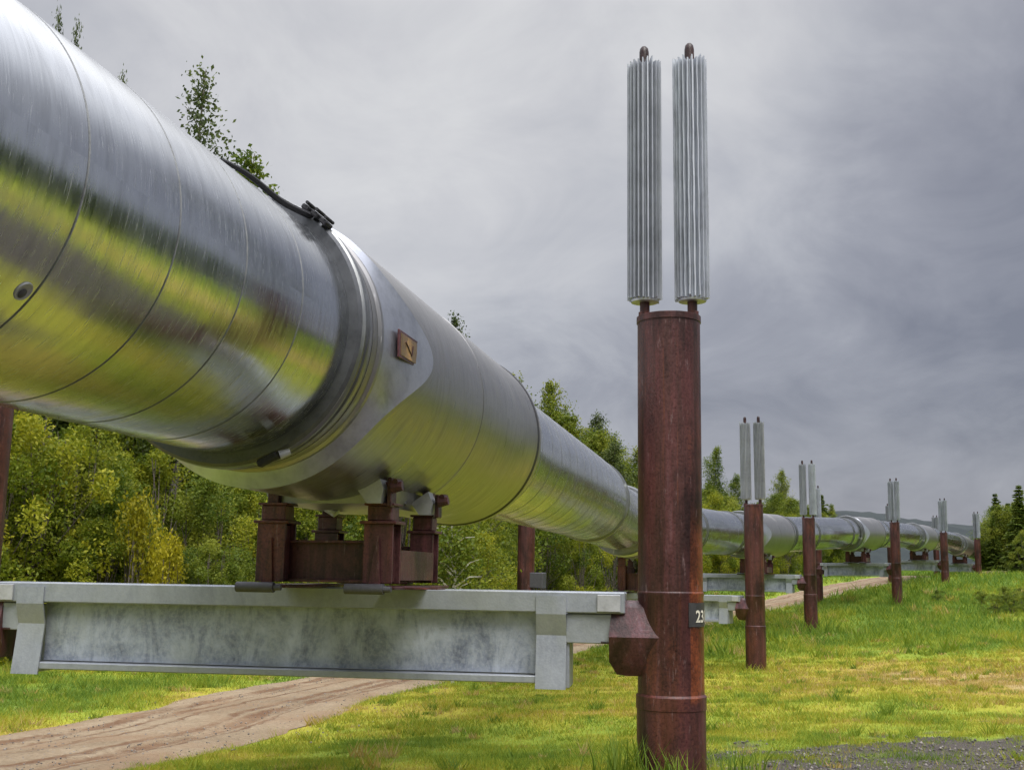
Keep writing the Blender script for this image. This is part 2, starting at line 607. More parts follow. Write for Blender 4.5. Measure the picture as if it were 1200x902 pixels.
def graded(lo, hi, step, far, g=1.16):
    c = list(np.arange(lo, hi + 1e-6, step))
    a, s = hi, step
    while a < far[1]:
        s *= g; a += s; c.append(a)
    a, s = lo, step
    while a > far[0]:
        s *= g; a -= s; c.insert(0, a)
    return np.array(c)


gx, gy = graded(-14, 30, .3, (-2500, 2500)), graded(0, 62, .3, (-600, 4000))
X, Y = np.meshgrid(gx, gy)
Z = gz(X, Y)
farm = sstep(200, 900, np.hypot(X, Y))
Z = Z * (1 - farm) + 4 * farm
nx, ny = len(gx), len(gy)
ii = np.arange(nx * ny).reshape(ny, nx)
F = np.stack([ii[:-1, :-1], ii[:-1, 1:], ii[1:, 1:], ii[1:, :-1]], -1).reshape(-1, 4)
me = np_mesh('ground', np.stack([X, Y, Z], -1).reshape(-1, 3), F, [mat_ground()],
             {'tone': tone_map(X, Y).ravel(), 'gravel': gravel_mask(X, Y).ravel()}, True)
tag(link_mesh('ground', me), 'grassy ground with a worn gravelly patch', None, None, 'structure')

# dirt road ------------------------------------------------------------


def mat_road():
    m, nt, p = new_mat('dirt_road')
    w = NT(nt)
    uv = w.n('ShaderNodeUVMap', uv_map='UVMap').outputs[0]   # u metres along, v metres across
    pos = w.n('ShaderNodeNewGeometry').outputs['Position']
    big = w.noise(pos, .7, 4, .6)
    fine = w.noise(pos, 18, 5, .7)
    grit = w.noise(pos, 70, 3, .7)
    base = w.ramp(w.math('ADD', w.math('MULTIPLY', big, .45), w.math('MULTIPLY', fine, .55)),
                  [(.30, (.11, .073, .036)), (.48, (.225, .163, .094)), (.66, (.35, .275, .18))])
    sep = w.n('ShaderNodeSeparateXYZ'); w.l(uv, sep.inputs[0])
    wob = w.noise(w.mapping(uv, (.22, .0, 1)), 1.0, 2, .5)
    wob2 = w.noise(w.mapping(uv, (2.2, 3.0, 1)), 1.0, 4, .7)
    vv = w.math('ADD', sep.outputs[1], w.math('MULTIPLY', w.math('SUBTRACT', wob, .5), .8))
    vv = w.math('ADD', vv, w.math('MULTIPLY', w.math('SUBTRACT', wob2, .5), .30))
    tr = None
    for c, wd in ((-.86, .13), (-.58, .09), (-.22, .05), (.34, .10), (.60, .15), (.86, .05)):
        d = w.math('ABSOLUTE', w.math('SUBTRACT', vv, c))
        g = w.n('ShaderNodeMapRange', interpolation_type='SMOOTHSTEP')
        g.inputs['From Min'].default_value = wd; g.inputs['From Max'].default_value = wd * .25
        w.l(d, g.inputs['Value'])
        tr = g.outputs[0] if tr is None else w.math('MAXIMUM', tr, g.outputs[0])
    brk = w.ramp(w.noise(w.mapping(uv, (.8, 2.5, 1)), 1.0, 5, .75), [(.36, 0.0), (.52, 1.0)])
    f = w.math('MULTIPLY', w.math('MULTIPLY', tr, brk), w.ramp(fine, [(.35, 1.0), (.7, .8)]))
    col = w.mix(f, base, (.115, .048, .013))
    mud = w.ramp(w.noise(w.mapping(uv, (.5, 1.1, 1)), 1.0, 5, .7), [(.48, 0.0), (.62, .7)])
    col = w.mix(mud, col, (.22, .135, .07))
    col = w.mix(w.ramp(grit, [(.60, 0.0), (.68, .7)]), col, (.10, .08, .065))
    col = w.mix(w.ramp(grit, [(.30, .5), (.38, 0.0)]), col, (.55, .48, .40))
    w.l(col, p.inputs['Base Color'])
    p.inputs['Roughness'].default_value = .8
    h = w.math('SUBTRACT', w.math('MULTIPLY', fine, .5), w.math('MULTIPLY', tr, .8))
    w.l(w.bump(h, .7, .05), p.inputs['Normal'])
    return m


vs, us = [], []
L = road_line
T = np.gradient(L, axis=0)
T /= np.linalg.norm(T, axis=1)[:, None]
Nn = np.stack([T[:, 1], -T[:, 0]], 1)
arc = np.concatenate([[0], np.cumsum(np.linalg.norm(np.diff(L, axis=0), axis=1))])
K = 15
V = []
for j in range(K):
    c = -1 + 2 * j / (K - 1)
    ragged = 1 + .26 * (fbm(arc * .8 + 50 * (c > 0), arc * 0 + 3.3, 3) - .5) * 2 * abs(c) ** 3
    p = L + Nn * (c * road_hw(L[:, 1]) * ragged)[:, None]
    rut = -.05 * sum(np.exp(-((c * ROAD_HW - q) / .12) ** 2) for q in (-.7, .62)) + .02 * (fbm(p[:, 0] * 2, p[:, 1] * 2, 2) - .5)
    z = gz0(p[:, 0], p[:, 1]) + .02 + rut - .05 * abs(c) ** 8
    V.append(np.stack([p[:, 0], p[:, 1], z], 1))
V = np.stack(V, 1)
n_, k_ = V.shape[:2]
ii = np.arange(n_ * k_).reshape(n_, k_)
F = np.stack([ii[:-1, :-1], ii[:-1, 1:], ii[1:, 1:], ii[1:, :-1]], -1).reshape(-1, 4)
me = np_mesh('road', V.reshape(-1, 3), F, [mat_road()], None, True)
uvl = me.uv_layers.new(name='UVMap')
uvp = np.stack([np.repeat(arc, K), np.tile(np.linspace(-ROAD_HW, ROAD_HW, K), n_)], 1)
li = np.empty(len(me.loops), dtype=np.int32)
me.loops.foreach_get('vertex_index', li)
uvl.data.foreach_set('uv', uvp[li].astype(np.float32).ravel())
tag(link_mesh('road', me), 'pale dirt track with orange ruts running beside the pipeline', None, None, 'structure')

# grass blades -----------------------------------------------------------


def blades(n, xr, yr, hh, ww, keep, tall=None, lean=1.0):
    yy = np.sqrt(rng.random(n) * (yr[1] ** 2 - yr[0] ** 2) + yr[0] ** 2)
    xx = (rng.random(n) * (xr[1] - xr[0]) + xr[0]) * (yy / yr[1]) if isinstance(xr[0], float) else rng.random(n) * (xr[1] - xr[0]) + xr[0]
    cl = fbm(xx * 1.1, yy * 1.1, 3)
    k = keep(xx, yy, cl)
    sel = rng.random(n) < k
    xx, yy, cl = xx[sel], yy[sel], cl[sel]
    n = len(xx)
    z = gz(xx, yy)
    h = hh * (.45 + .9 * rng.random(n)) * (.45 + 1.1 * cl)
    if tall is not None: h = h * tall(xx, yy)
    a = rng.random(n) * 2 * math.pi
    b = rng.random(n) * 2 * math.pi
    ln = h * lean * (.3 + rng.random(n))
    w2 = ww * (.6 + .8 * rng.random(n)) / 2
    p0 = np.stack([xx - np.cos(a) * w2, yy - np.sin(a) * w2, z - .01], 1)
    p1 = np.stack([xx + np.cos(a) * w2, yy + np.sin(a) * w2, z - .01], 1)
    p2 = np.stack([xx + np.cos(b) * ln, yy + np.sin(b) * ln, z + h], 1)
    tone = np.clip(tone_map(xx, yy) + rng.normal(size=n) * .17 + (cl - .5) * -.5 + (rng.random(n) < .07) * .35, 0, 1)
    return np.stack([p0, p1, p2], 1).reshape(-1, 3), np.repeat(tone, 3)


def keep_near(x, y, cl):
    rd = road_dist(x, y)
    hw = road_hw(y)
    k = sstep(hw * .74, hw * 1.22, rd + (cl - .5) * 1.1)
    return k * (1 - .88 * gravel_mask(x, y)) * np.clip(-.15 + 2.2 * cl, .05, 1)


def tall_fn(x, y):
    rx = np.interp(y, road_line[:, 1], road_line[:, 0])
    left = np.where((x < rx - 2) & (x > -40), 2.2, 1.0)
    mound = 1 + 1.8 * sstep(28, 40, y) * (x > rx + 1.5)
    p1 = 1 + 3.0 * np.exp(-(np.hypot(x - 1.13, y - 8.2) / .45) ** 2)
    p2 = 1.0
    for qx, qy in ((5.8, 27.5), (10.9, 42), (18.3, 55), (26.7, 71), (35.6, 88)): p2 = p2 + 2.2 * np.exp(-(np.hypot(x - qx, y - qy) / .9) ** 2)
    return left * mound * p1 * p2


gv, gt = [], []
for n, xr, yr, hh, ww in ((230000, (-6.2, 7.0), (7.4, 13), .036, .007), (150000, (-11.5, 12.0), (13, 22), .048, .012),
                          (120000, (-19.0, 19.0), (22, 36), .07, .020), (110000, (-27.0, 34.0), (36, 62), .085, .034), (60000, (-36.0, 60.0), (62, 100), .12, .06)):
    v, t = blades(n, xr, yr, hh, ww, keep_near, tall_fn)
    gv.append(v); gt.append(t)
# taller green tufts and broad weed leaves mixed into the turf
nT = 3600
tx = rng.random(nT) * 30 - 14; ty = 7.6 + 26 * rng.random(nT) ** 1.4
ok = (rng.random(nT) < keep_near(tx, ty, np.full(nT, .5))) & (np.hypot(tx - 1.13, ty - 8.2) > .5)
tx, ty = tx[ok], ty[ok]
nb_ = 34
bx_ = np.repeat(tx, nb_) + rng.normal(size=len(tx) * nb_) * .05; by_ = np.repeat(ty, nb_) + rng.normal(size=len(tx) * nb_) * .05
hh_ = np.repeat(.04 + .11 * rng.random(len(tx)) ** 2.5, nb_) * (.5 + .8 * rng.random(len(bx_)))
wid_ = np.repeat(np.where(rng.random(len(tx)) < .35, .018, .007), nb_) * np.maximum(1, by_ / 14)
a_ = rng.random(len(bx_)) * 6.283; b_ = rng.random(len(bx_)) * 6.283
z_ = gz(bx_, by_)
P0 = np.stack([bx_ - np.cos(a_) * wid_ / 2, by_ - np.sin(a_) * wid_ / 2, z_ - .005], 1)
P1 = np.stack([bx_ + np.cos(a_) * wid_ / 2, by_ + np.sin(a_) * wid_ / 2, z_ - .005], 1)
P2 = np.stack([bx_ + np.cos(b_) * hh_ * .8, by_ + np.sin(b_) * hh_ * .8, z_ + hh_], 1)
gv.append(np.stack([P0, P1, P2], 1).reshape(-1, 3))
gt.append(np.repeat(np.clip(np.repeat(np.where(rng.random(len(tx)) < .22, .85 + .15 * rng.random(len(tx)), .02 + .45 * rng.random(len(tx))), nb_) + rng.normal(size=len(bx_)) * .08, 0, 1), 3))
nT = 3200
tx = rng.random(nT) * 48 - 8; ty = 30 + 40 * rng.random(nT)
ok = (rng.random(nT) < keep_near(tx, ty, np.full(nT, .5))) & (fbm(tx * .3, ty * .3, 3) > .44)
tx, ty = tx[ok], ty[ok]
nb_ = 30
bx_ = np.repeat(tx, nb_) + rng.normal(size=len(tx) * nb_) * .16; by_ = np.repeat(ty, nb_) + rng.normal(size=len(tx) * nb_) * .16
hh_ = np.repeat(.12 + .34 * rng.random(len(tx)) ** 2, nb_) * (.4 + .8 * rng.random(len(bx_)))
wid_ = np.repeat(np.where(rng.random(len(tx)) < .45, .07, .03), nb_)
a_ = rng.random(len(bx_)) * 6.283; b_ = rng.random(len(bx_)) * 6.283
z_ = gz(bx_, by_)
P0 = np.stack([bx_ - np.cos(a_) * wid_ / 2, by_ - np.sin(a_) * wid_ / 2, z_ - .005], 1)
P1 = np.stack([bx_ + np.cos(a_) * wid_ / 2, by_ + np.sin(a_) * wid_ / 2, z_ - .005], 1)
P2 = np.stack([bx_ + np.cos(b_) * hh_ * .6, by_ + np.sin(b_) * hh_ * .6, z_ + hh_], 1)
gv.append(np.stack([P0, P1, P2], 1).reshape(-1, 3))
gt.append(np.repeat(np.clip(np.repeat(np.where(rng.random(len(tx)) < .18, .8 + .2 * rng.random(len(tx)), .02 + .42 * rng.random(len(tx))), nb_) + rng.normal(size=len(bx_)) * .08, 0, 1), 3))
gv, gt = np.vstack(gv), np.concatenate(gt)


def mat_blade():
    m, nt, p = new_mat('grass_blades')
    w = NT(nt)
    tone = w.n('ShaderNodeAttribute', attribute_name='tone').outputs['Fac']
    col = grass_colour(w, tone)
    w.l(col, p.inputs['Base Color'])
    p.inputs['Roughness'].default_value = .6
    p.inputs['Specular IOR Level'].default_value = .2
    tr = w.n('ShaderNodeBsdfTranslucent'); w.l(col, tr.inputs['Color'])
    mx = w.n('ShaderNodeMixShader'); mx.inputs[0].default_value = .4
    w.l(p.outputs[0], mx.inputs[1]); w.l(tr.outputs[0], mx.inputs[2])
    w.l(mx.outputs[0], nt.nodes['Material Output'].inputs['Surface'])
    return m


BLADE = mat_blade()
me = np_mesh('grass', gv, np.arange(len(gv)).reshape(-1, 3), [BLADE], {'tone': gt})
tag(link_mesh('grass', me), 'short yellow green grass covering the clearing', 'grass', None, 'stuff')

# pebbles on the worn patch ---------------------------------------------
n = 14000
x = rng.random(n) * 9 - 1.0; y = rng.random(n) * 6.5 + 5.0
sel = rng.random(n) < gravel_mask(x, y) ** 1.5 + .01
x, y = x[sel], y[sel]
n = len(x)
r = .006 + .016 * rng.random(n) ** 2.2
c = np.stack([x, y, gz(x, y) + r * .2], 1)
n3 = 3500
ry = 10.5 + 18 * rng.random(n3) ** 1.3
rx = np.interp(ry, road_line[:, 1], road_line[:, 0]) + rng.normal(size=n3) * 1.1
x = np.concatenate([x, rx]); y = np.concatenate([y, ry])
r = np.concatenate([r, .004 + .014 * rng.random(n3) ** 3])
n = len(x)
c = np.stack([x, y, np.where(np.arange(n) < n - n3, gz(x, y) + r * .2, gz0(x, y) + .015)], 1)
octv = np.array([(1, 0, 0), (0, 1, 0), (-1, 0, 0), (0, -1, 0), (.1, .1, .75), (0, 0, -.7)])
vv = octv[None] * (r[:, None, None] * (.7 + .6 * rng.random((n, 6, 3))))
an = rng.random(n) * 6.28
ca, sa = np.cos(an)[:, None], np.sin(an)[:, None]
vv = np.stack([vv[..., 0] * ca - vv[..., 1] * sa, vv[..., 0] * sa + vv[..., 1] * ca, vv[..., 2]], -1) + c[:, None]
of = np.array([(0, 1, 4), (1, 2, 4), (2, 3, 4), (3, 0, 4), (1, 0, 5), (2, 1, 5), (3, 2, 5), (0, 3, 5)])
ff = (of[None] + 6 * np.arange(n)[:, None, None]).reshape(-1, 3)


def mat_pebble():
    m, nt, p = new_mat('grey_pebbles')
    w = NT(nt)
    t = w.n('ShaderNodeAttribute', attribute_name='tone').outputs['Fac']
    w.l(w.ramp(t, [(.0, (.045, .04, .037)), (.6, (.12, .108, .10)), (1.0, (.27, .245, .22))]), p.inputs['Base Color'])
    p.inputs['Roughness'].default_value = .75
    return m


me = np_mesh('gravel', vv.reshape(-1, 3), ff, [mat_pebble()], {'tone': np.repeat(np.where(np.arange(n) < n - n3, rng.random(n), .55 + .45 * rng.random(n)), 6)})
tag(link_mesh('gravel', me), 'loose grey gravel scattered in the thin grass', 'gravel', None, 'stuff')

# ------------------------------------------------------------------ pipeline
vp = (U(885, 678, 100) - EYE).normalized()
vp.z = 0.0; vp.normalize()
B1 = U(412, 452, 8.3)
tB2 = (29.3 - B1.y) / vp.y
B2 = B1 + vp * tB2
B3 = U(884, 626, 43.0)
B4 = U(1003, 624.5, 57.0)
B5 = U(1075, 629, 73.0)
B6 = U(1123, 638, 90.0)
END = B6 + (B6 - B5) * 1.6
END.z -= 1.0
pts = [B1 - vp * 20, B1 - vp * 10, B1, B1 + vp * (tB2 * .5), B2, B3, B4, B5, B6, END]
PL = catmull(np.array([tuple(p) for p in pts]), 60)
PA = np.concatenate([[0], np.cumsum(np.linalg.norm(np.diff(PL, axis=0), axis=1))])


def at_s(s):
    p = Vector([float(np.interp(s, PA, PL[:, i])) for i in range(3)])
    a = Vector([float(np.interp(s - .4, PA, PL[:, i])) for i in range(3)])
    b = Vector([float(np.interp(s + .4, PA, PL[:, i])) for i in range(3)])
    t = (b - a).normalized()
    side = t.cross(Vector((0, 0, 1))).normalized()
    upn = side.cross(t)
    return p, t, side, upn


def s_of(p):
    d = np.linalg.norm(PL - np.array(tuple(p)), axis=1)
    return float(PA[int(np.argmin(d))])


S1, S2, S3, S4, S5, S6 = [s_of(p) for p in (B1, B2, B3, B4, B5, B6)]
SEND = PA[-1] - .6


def sweep(prof, nring=112, rfun=None, straight=None):
    """prof [(s, r, mat_of_next_strip)]; ring angle 0 = side facing the camera, 90 deg = top"""
    vs, fs, ms, uvs = [], [], [], []
    for s, r, mt in prof:
        if straight:
            o, t, sd, un = straight
            p = o + t * s
        else:
            p, t, sd, un = at_s(s)
        for i in range(nring):
            a = 2 * math.pi * i / nring
            rr = r if rfun is None else rfun(s, r, a)
            vs.append(p + sd * (rr * math.cos(a)) + un * (rr * math.sin(a)))
    for k in range(len(prof) - 1):
        for i in range(nring):
            j = (i + 1) % nring
            fs.append((k * nring + i, k * nring + j, (k + 1) * nring + j, (k + 1) * nring + i))
            ms.append(prof[k][2])
            v0, v1 = i / nring * 4.46, (i + 1) / nring * 4.46
            uvs += [prof[k][0], v0, prof[k][0], v1, prof[k + 1][0], v1, prof[k + 1][0], v0]
    return vs, fs, ms, uvs


def sweep_obj(name, prof, mats, parent, nring=112, rfun=None, straight=None, sharp=30, matfun=None):
    vs, fs, ms, uvs = sweep(prof, nring, rfun, straight)
    if matfun: ms = [matfun(k // nring, (k % nring + .5) / nring * 360, m) for k, m in enumerate(ms)]
    me = bpy.data.meshes.new(name)
    me.from_pydata(vs, [], fs)
    for m in mats: me.materials.append(m)
    me.polygons.foreach_set('material_index', ms)
    me.polygons.foreach_set('use_smooth', [True] * len(fs))
    u = me.uv_layers.new(name='UVMap')
    u.data.foreach_set('uv', uvs)
    me.update()
    me.flip_normals()
    me.set_sharp_from_angle(angle=R(sharp))
    return link_mesh(name, me, parent)


RP = .71
pipeline = empty('pipeline', (0, 0, 0))
tag(pipeline, 'shiny silver elevated pipeline running into the distance on crossbeams', 'pipeline')


def pipe_profile(s0, s1, seams):
    pr = [(s0, RP, 0)]
    seams = sorted(q for q in seams if s0 + .06 < q < s1 - .06)
    last = s0
    for q, g in [(q, 1) for q in seams]:
        m = last
        while q - m > 1.2:
            m += .8; pr.append((m, RP, 0))
        pr += [(q - .010, RP, 0), (q - .009, RP - .003, 1), (q - .002, RP - .003, 1), (q, RP + .0025, 0), (q + .030, RP + .0025, 0), (q + .032, RP, 0)]
        last = q + .032
    m = last
    while s1 - m > 1.2:
        m += .8; pr.append((m, RP, 0))
    pr.append((s1, RP, 0))
    return pr


def s_from_depth(d): return S1 + (d - 8.3) / vp.y


near_seams = [s_from_depth(d) for d in (3.2, 3.82, 4.44, 5.03, 5.66)]
joints = [s_from_depth(20.6), S2 + 5.5, S3 - 4.2, S3 + 3.6, S3 + 7.0, S4 - 3.4, S4 + 5.0, S5 - 3.3, S5 + 6, S6 - 3.4, S6 + 6]
cuts = [0.0, S1 - 1.9, joints[0], S2, S3, S4, S5, S6, SEND]
for a, b in zip(cuts[:-1], cuts[1:]):
    if a < S1 - 4: sm = near_seams
    elif a < S1: sm = [S1 + 3.3 + .62 * i for i in range(15)]
    else: sm = list(np.arange(a + 1.2, b - .3, 1.22))
    sweep_obj('pipe_section', pipe_profile(a, b, sm), [PIPE, SEAM], pipeline, 112)
for q in joints:
    sweep_obj('joint_band', [(q - .075, RP, 0), (q - .073, RP + .028, 0), (q - .03, RP + .034, 1), (q + .03, RP + .034, 0), (q + .073, RP + .028, 0), (q + .075, RP, 0)],
              [BAND, RUBBER], pipeline, 96)


# saddle jackets over every support
def wfun(a):
    d = math.degrees(a)
    if d > 180: d -= 360
    return .05 + .80 * math.exp(-((d - 4) / 24.0) ** 2)


R_BAND, R_MAIN = .762, .835
DROP = .034
S_RIDGE = -1.62
NS = 16
for kk, sb in enumerate((S1, S2, S3, S4, S5, S6)):
    o, t, sd, un = at_s(sb)
    st = (o, t, sd, un)
    jr = empty('saddle_jacket'); jr.parent = pipeline
    # clamp ring with grooves
    s0 = -2.12 if kk else -2.04
    if kk == 0:
        cp = [(s0, RP - .002, 1), (s0, .765, 1), (s0 + .02, .782, 1), (s0 + .045, .762, 0), (s0 + .06, .788, 0), (s0 + .075, .790, 1), (s0 + .10, .762, 1), (s0 + .125, .785, 0),
              (s0 + .14, .787, 1), (s0 + .165, .758, 1), (s0 + .175, .752, 0)]
        sweep_obj('clamp_ring', cp, [BAND, CLAMPD], jr, 128, None, st)
        bp = [(s0 + .175, .752, 0), (s0 + .20, R_BAND, 0), (s0 + .25, R_BAND, 1), (s0 + .258, R_BAND - .004, 1), (s0 + .266, R_BAND, 0), (S_RIDGE - .07, R_BAND, 0), (S_RIDGE - .05, R_BAND + .016, 0), (S_RIDGE - .012, R_BAND + .016, 0), (S_RIDGE, R_BAND, 0)]
        sweep_obj('end_band', bp, [JACK, GROOVE], jr, 128, None, st)
    else:
        sweep_obj('clamp_ring', [(s0, RP - .002, 0), (s0, .80, 0), (s0 + .08, .83, 1), (s0 + .2, .83, 0), (s0 + .24, R_BAND, 0), (S_RIDGE, R_BAND, 0)], [BAND, RUBBER], jr, 96, None, st)

    # grey skirt whose far edge follows wfun(angle), then the shiny main shell
    def skirt(s, r, a):
        return R_BAND + (R_MAIN - R_BAND) * (s ** 1.15)

    def skirt_obj(name, qs, m, parent):
        nr = 180
        vs, fs, uvs = [], [], []
        for q in qs:
            for i in range(nr):
                a = 2 * math.pi * i / nr
                wa = wfun(a)
                if q <= 1: s_, r_ = S_RIDGE + q * wa, skirt(q, 0, a)
                else: s_, r_ = S_RIDGE + wa + (q - 1) * (.95 - wa), R_MAIN
                dz_ = DROP * max(0.0, min(1.0, (r_ - R_BAND) / (R_MAIN - R_BAND)))
                vs.append(o + t * s_ + sd * (r_ * math.cos(a)) + un * (r_ * math.sin(a) - dz_))
        for k in range(len(qs) - 1):
            for i in range(nr):
                j = (i + 1) % nr
                f4 = (k * nr + i, k * nr + j, (k + 1) * nr + j, (k + 1) * nr + i)
                fs.append(f4)
                for (kk_, ii_) in ((k, i), (k, i + 1), (k + 1, i + 1), (k + 1, i)):
                    uvs += [qs[kk_], ii_ / nr * 5.1]
        me = bpy.data.meshes.new(name)
        me.from_pydata(vs, [], fs)
        me.materials.append(m)
        me.polygons.foreach_set('use_smooth', [True] * len(fs))
        u = me.uv_layers.new(name='UVMap'); u.data.foreach_set('uv', uvs)
        me.update(); me.flip_normals()
        return link_mesh(name, me, parent)
    skirt_obj('jacket_skirt', [0, .1, .25, .45, .7, .9, 1.0], SKIRT, jr)
    skirt_obj('jacket_nose', [1.0, 1.15, 1.35, 1.55, 1.75, 2.0], JACK, jr)
    tail = [S_RIDGE + .95, .65, .66, .665, .685, .69, 1.3, 2.0, 2.95, 2.99, 3.05, 3.15, 3.17]
    tr = [R_MAIN, R_MAIN, R_MAIN, R_MAIN + .004, R_MAIN + .004, R_MAIN, R_MAIN, R_MAIN, R_MAIN, R_MAIN + .012, R_MAIN + .012, R_MAIN, R_MAIN - .03]
    tm = [0, 0, 0, 0, 0, 0, 0, 0, 1, 0, 0, 1, 1]
    sweep_obj('jacket_shell', list(zip(tail, tr, tm)), [JACK, RUBBER], jr, 160, None, (o - un * DROP, t, sd, un), 24)
    # flat base pad under the jacket, resting on the shoe
    g = MB()
    poly = [(-.43, -.62), (-.41, -.80), (-.37, -.885), (.35, -.885), (.40, -.80), (.43, -.62)]
    g.prism(poly, o, sd, un, t, -.50, .95, 0)
    for q in (-.40, -.1, .2, .5, .8):
        for sx in (-1, 1):
            n0 = (sd * sx * .9 - un * .42).normalized()
            c_ = o + t * q + sd * (sx * .375) - un * .842
            g.tube(c_ - n0 * .01, c_ + n0 * .014, .016, .014, 8, 0)
    g.build('saddle_base', JACK_FLAT, jr)
    # dark open end behind the rim, closing down to the pipe
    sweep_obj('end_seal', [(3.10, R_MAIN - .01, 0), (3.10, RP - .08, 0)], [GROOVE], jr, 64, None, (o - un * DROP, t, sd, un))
    if kk == 0:
        # rusty square inspection plate on the grey skirt
        g = MB()
        a0 = R(9); rr = R_BAND + .032
        a0 = R(1)
        ca = sd * math.cos(a0) + un * math.sin(a0)
        tn = un * math.cos(a0) - sd * math.sin(a0)
        g.box(o + t * (S_RIDGE + .40) + ca * (rr + .004), (.40, .17, .012), (t, tn, ca), 0, .002)
        pp = g.build('inspection_plate', RUST2, jr)
        pp['label'] = 'rusty orange square plate'
        g = MB()
        g.box(o + t * (S_RIDGE + .40) + ca * (rr + .010), (.33, .135, .006), (t, tn, ca), 0, .001)
        g.build('plate_face', RUSTP, pp)
        g = MB()
        g.tube(o + t * (S_RIDGE + .32) + ca * (rr + .012) + tn * .03, o + t * (S_RIDGE + .45) + ca * (rr + .012) - tn * .035, .008, .006, 6)
        g.tube(o + t * (S_RIDGE + .47) + ca * (rr + .012) + tn * .03, o + t * (S_RIDGE + .45) + ca * (rr + .012) - tn * .035, .008, .006, 6)
        g.build('weld_scar', RUST2, pp)

# strap running along the top of the pipe to the clamp ring, with its buckle
o, t, sd, un = at_s(S1)


def on_pipe(s, deg, r):
    return o + t * s + (sd * math.cos(R(deg)) + un * math.sin(R(deg))) * r


g = MB()
prev = None
for i in range(15):
    f = i / 14
    s = -2.95 + .93 * f
    r = .715 + .05 * f + .012 * math.sin(f * 7)
    q = on_pipe(s, 60 - 6 * f, r)
    if prev is not None: g.tube(prev, q, .012 + .009 * f, .012 + .009 * f, 8, 0, True)
    prev = q
g.build('tie_strap', RUBBER, pipeline)
g = MB()
for q in (46, 51, 56):
    n0 = (sd * math.cos(R(q)) + un * math.sin(R(q)))
    tg = t.cross(n0)
    g.box(on_pipe(-2.04, q, .795), (.10, .05, .03), (t, tg, n0), 0, .008)
    g.tube(on_pipe(-2.10, q, .822), on_pipe(-1.98, q, .822), .010, .010, 8)
g.build('buckle', RUBBER, pipeline)
# latch at the underside of the clamp ring
n0 = (sd * math.cos(R(-62)) + un * math.sin(R(-62))); tg = t.cross(n0)
g = MB()
g.tube(on_pipe(-2.06, -73, .80), on_pipe(-2.06, -64, .80), .022, .022, 10)
g.box(on_pipe(-2.06, -69, .80), (.05, .12, .035), (t, tg, n0), 0, .006)
lt = g.build('clamp_latch', RUBBER, pipeline)
g = MB()
g.tube(on_pipe(-2.06, -64, .805), on_pipe(-2.04, -60, .81), .026, .018, 10)
g.build('latch_tip', PALE, lt)
# small round port with a rim on the near pipe
s_port = s_from_depth(3.765)
po, pt, psd, pun = at_s(s_port)
an = R(-40)
n0 = psd * math.cos(an) + pun * math.sin(an)
tn = pun * math.cos(an) - psd * math.sin(an)
g = MB()
g.lathe([(.0, .002), (.026, .003), (.030, .006), (.034, .006), (.036, .0)], po + n0 * (RP - .001), 32, 0, (pt, tn, n0))
pr_ = g.build('inspection_port', PALE, pipeline)
g = MB()
g.lathe([(.0, .010), (.012, .009), (.018, .005)], po + n0 * (RP - .001) - tn * .008, 20, 0, (pt, tn, n0))
g.build('port_plug', DGREY, pr_)

# ------------------------------------------------------------------ sliding shoes


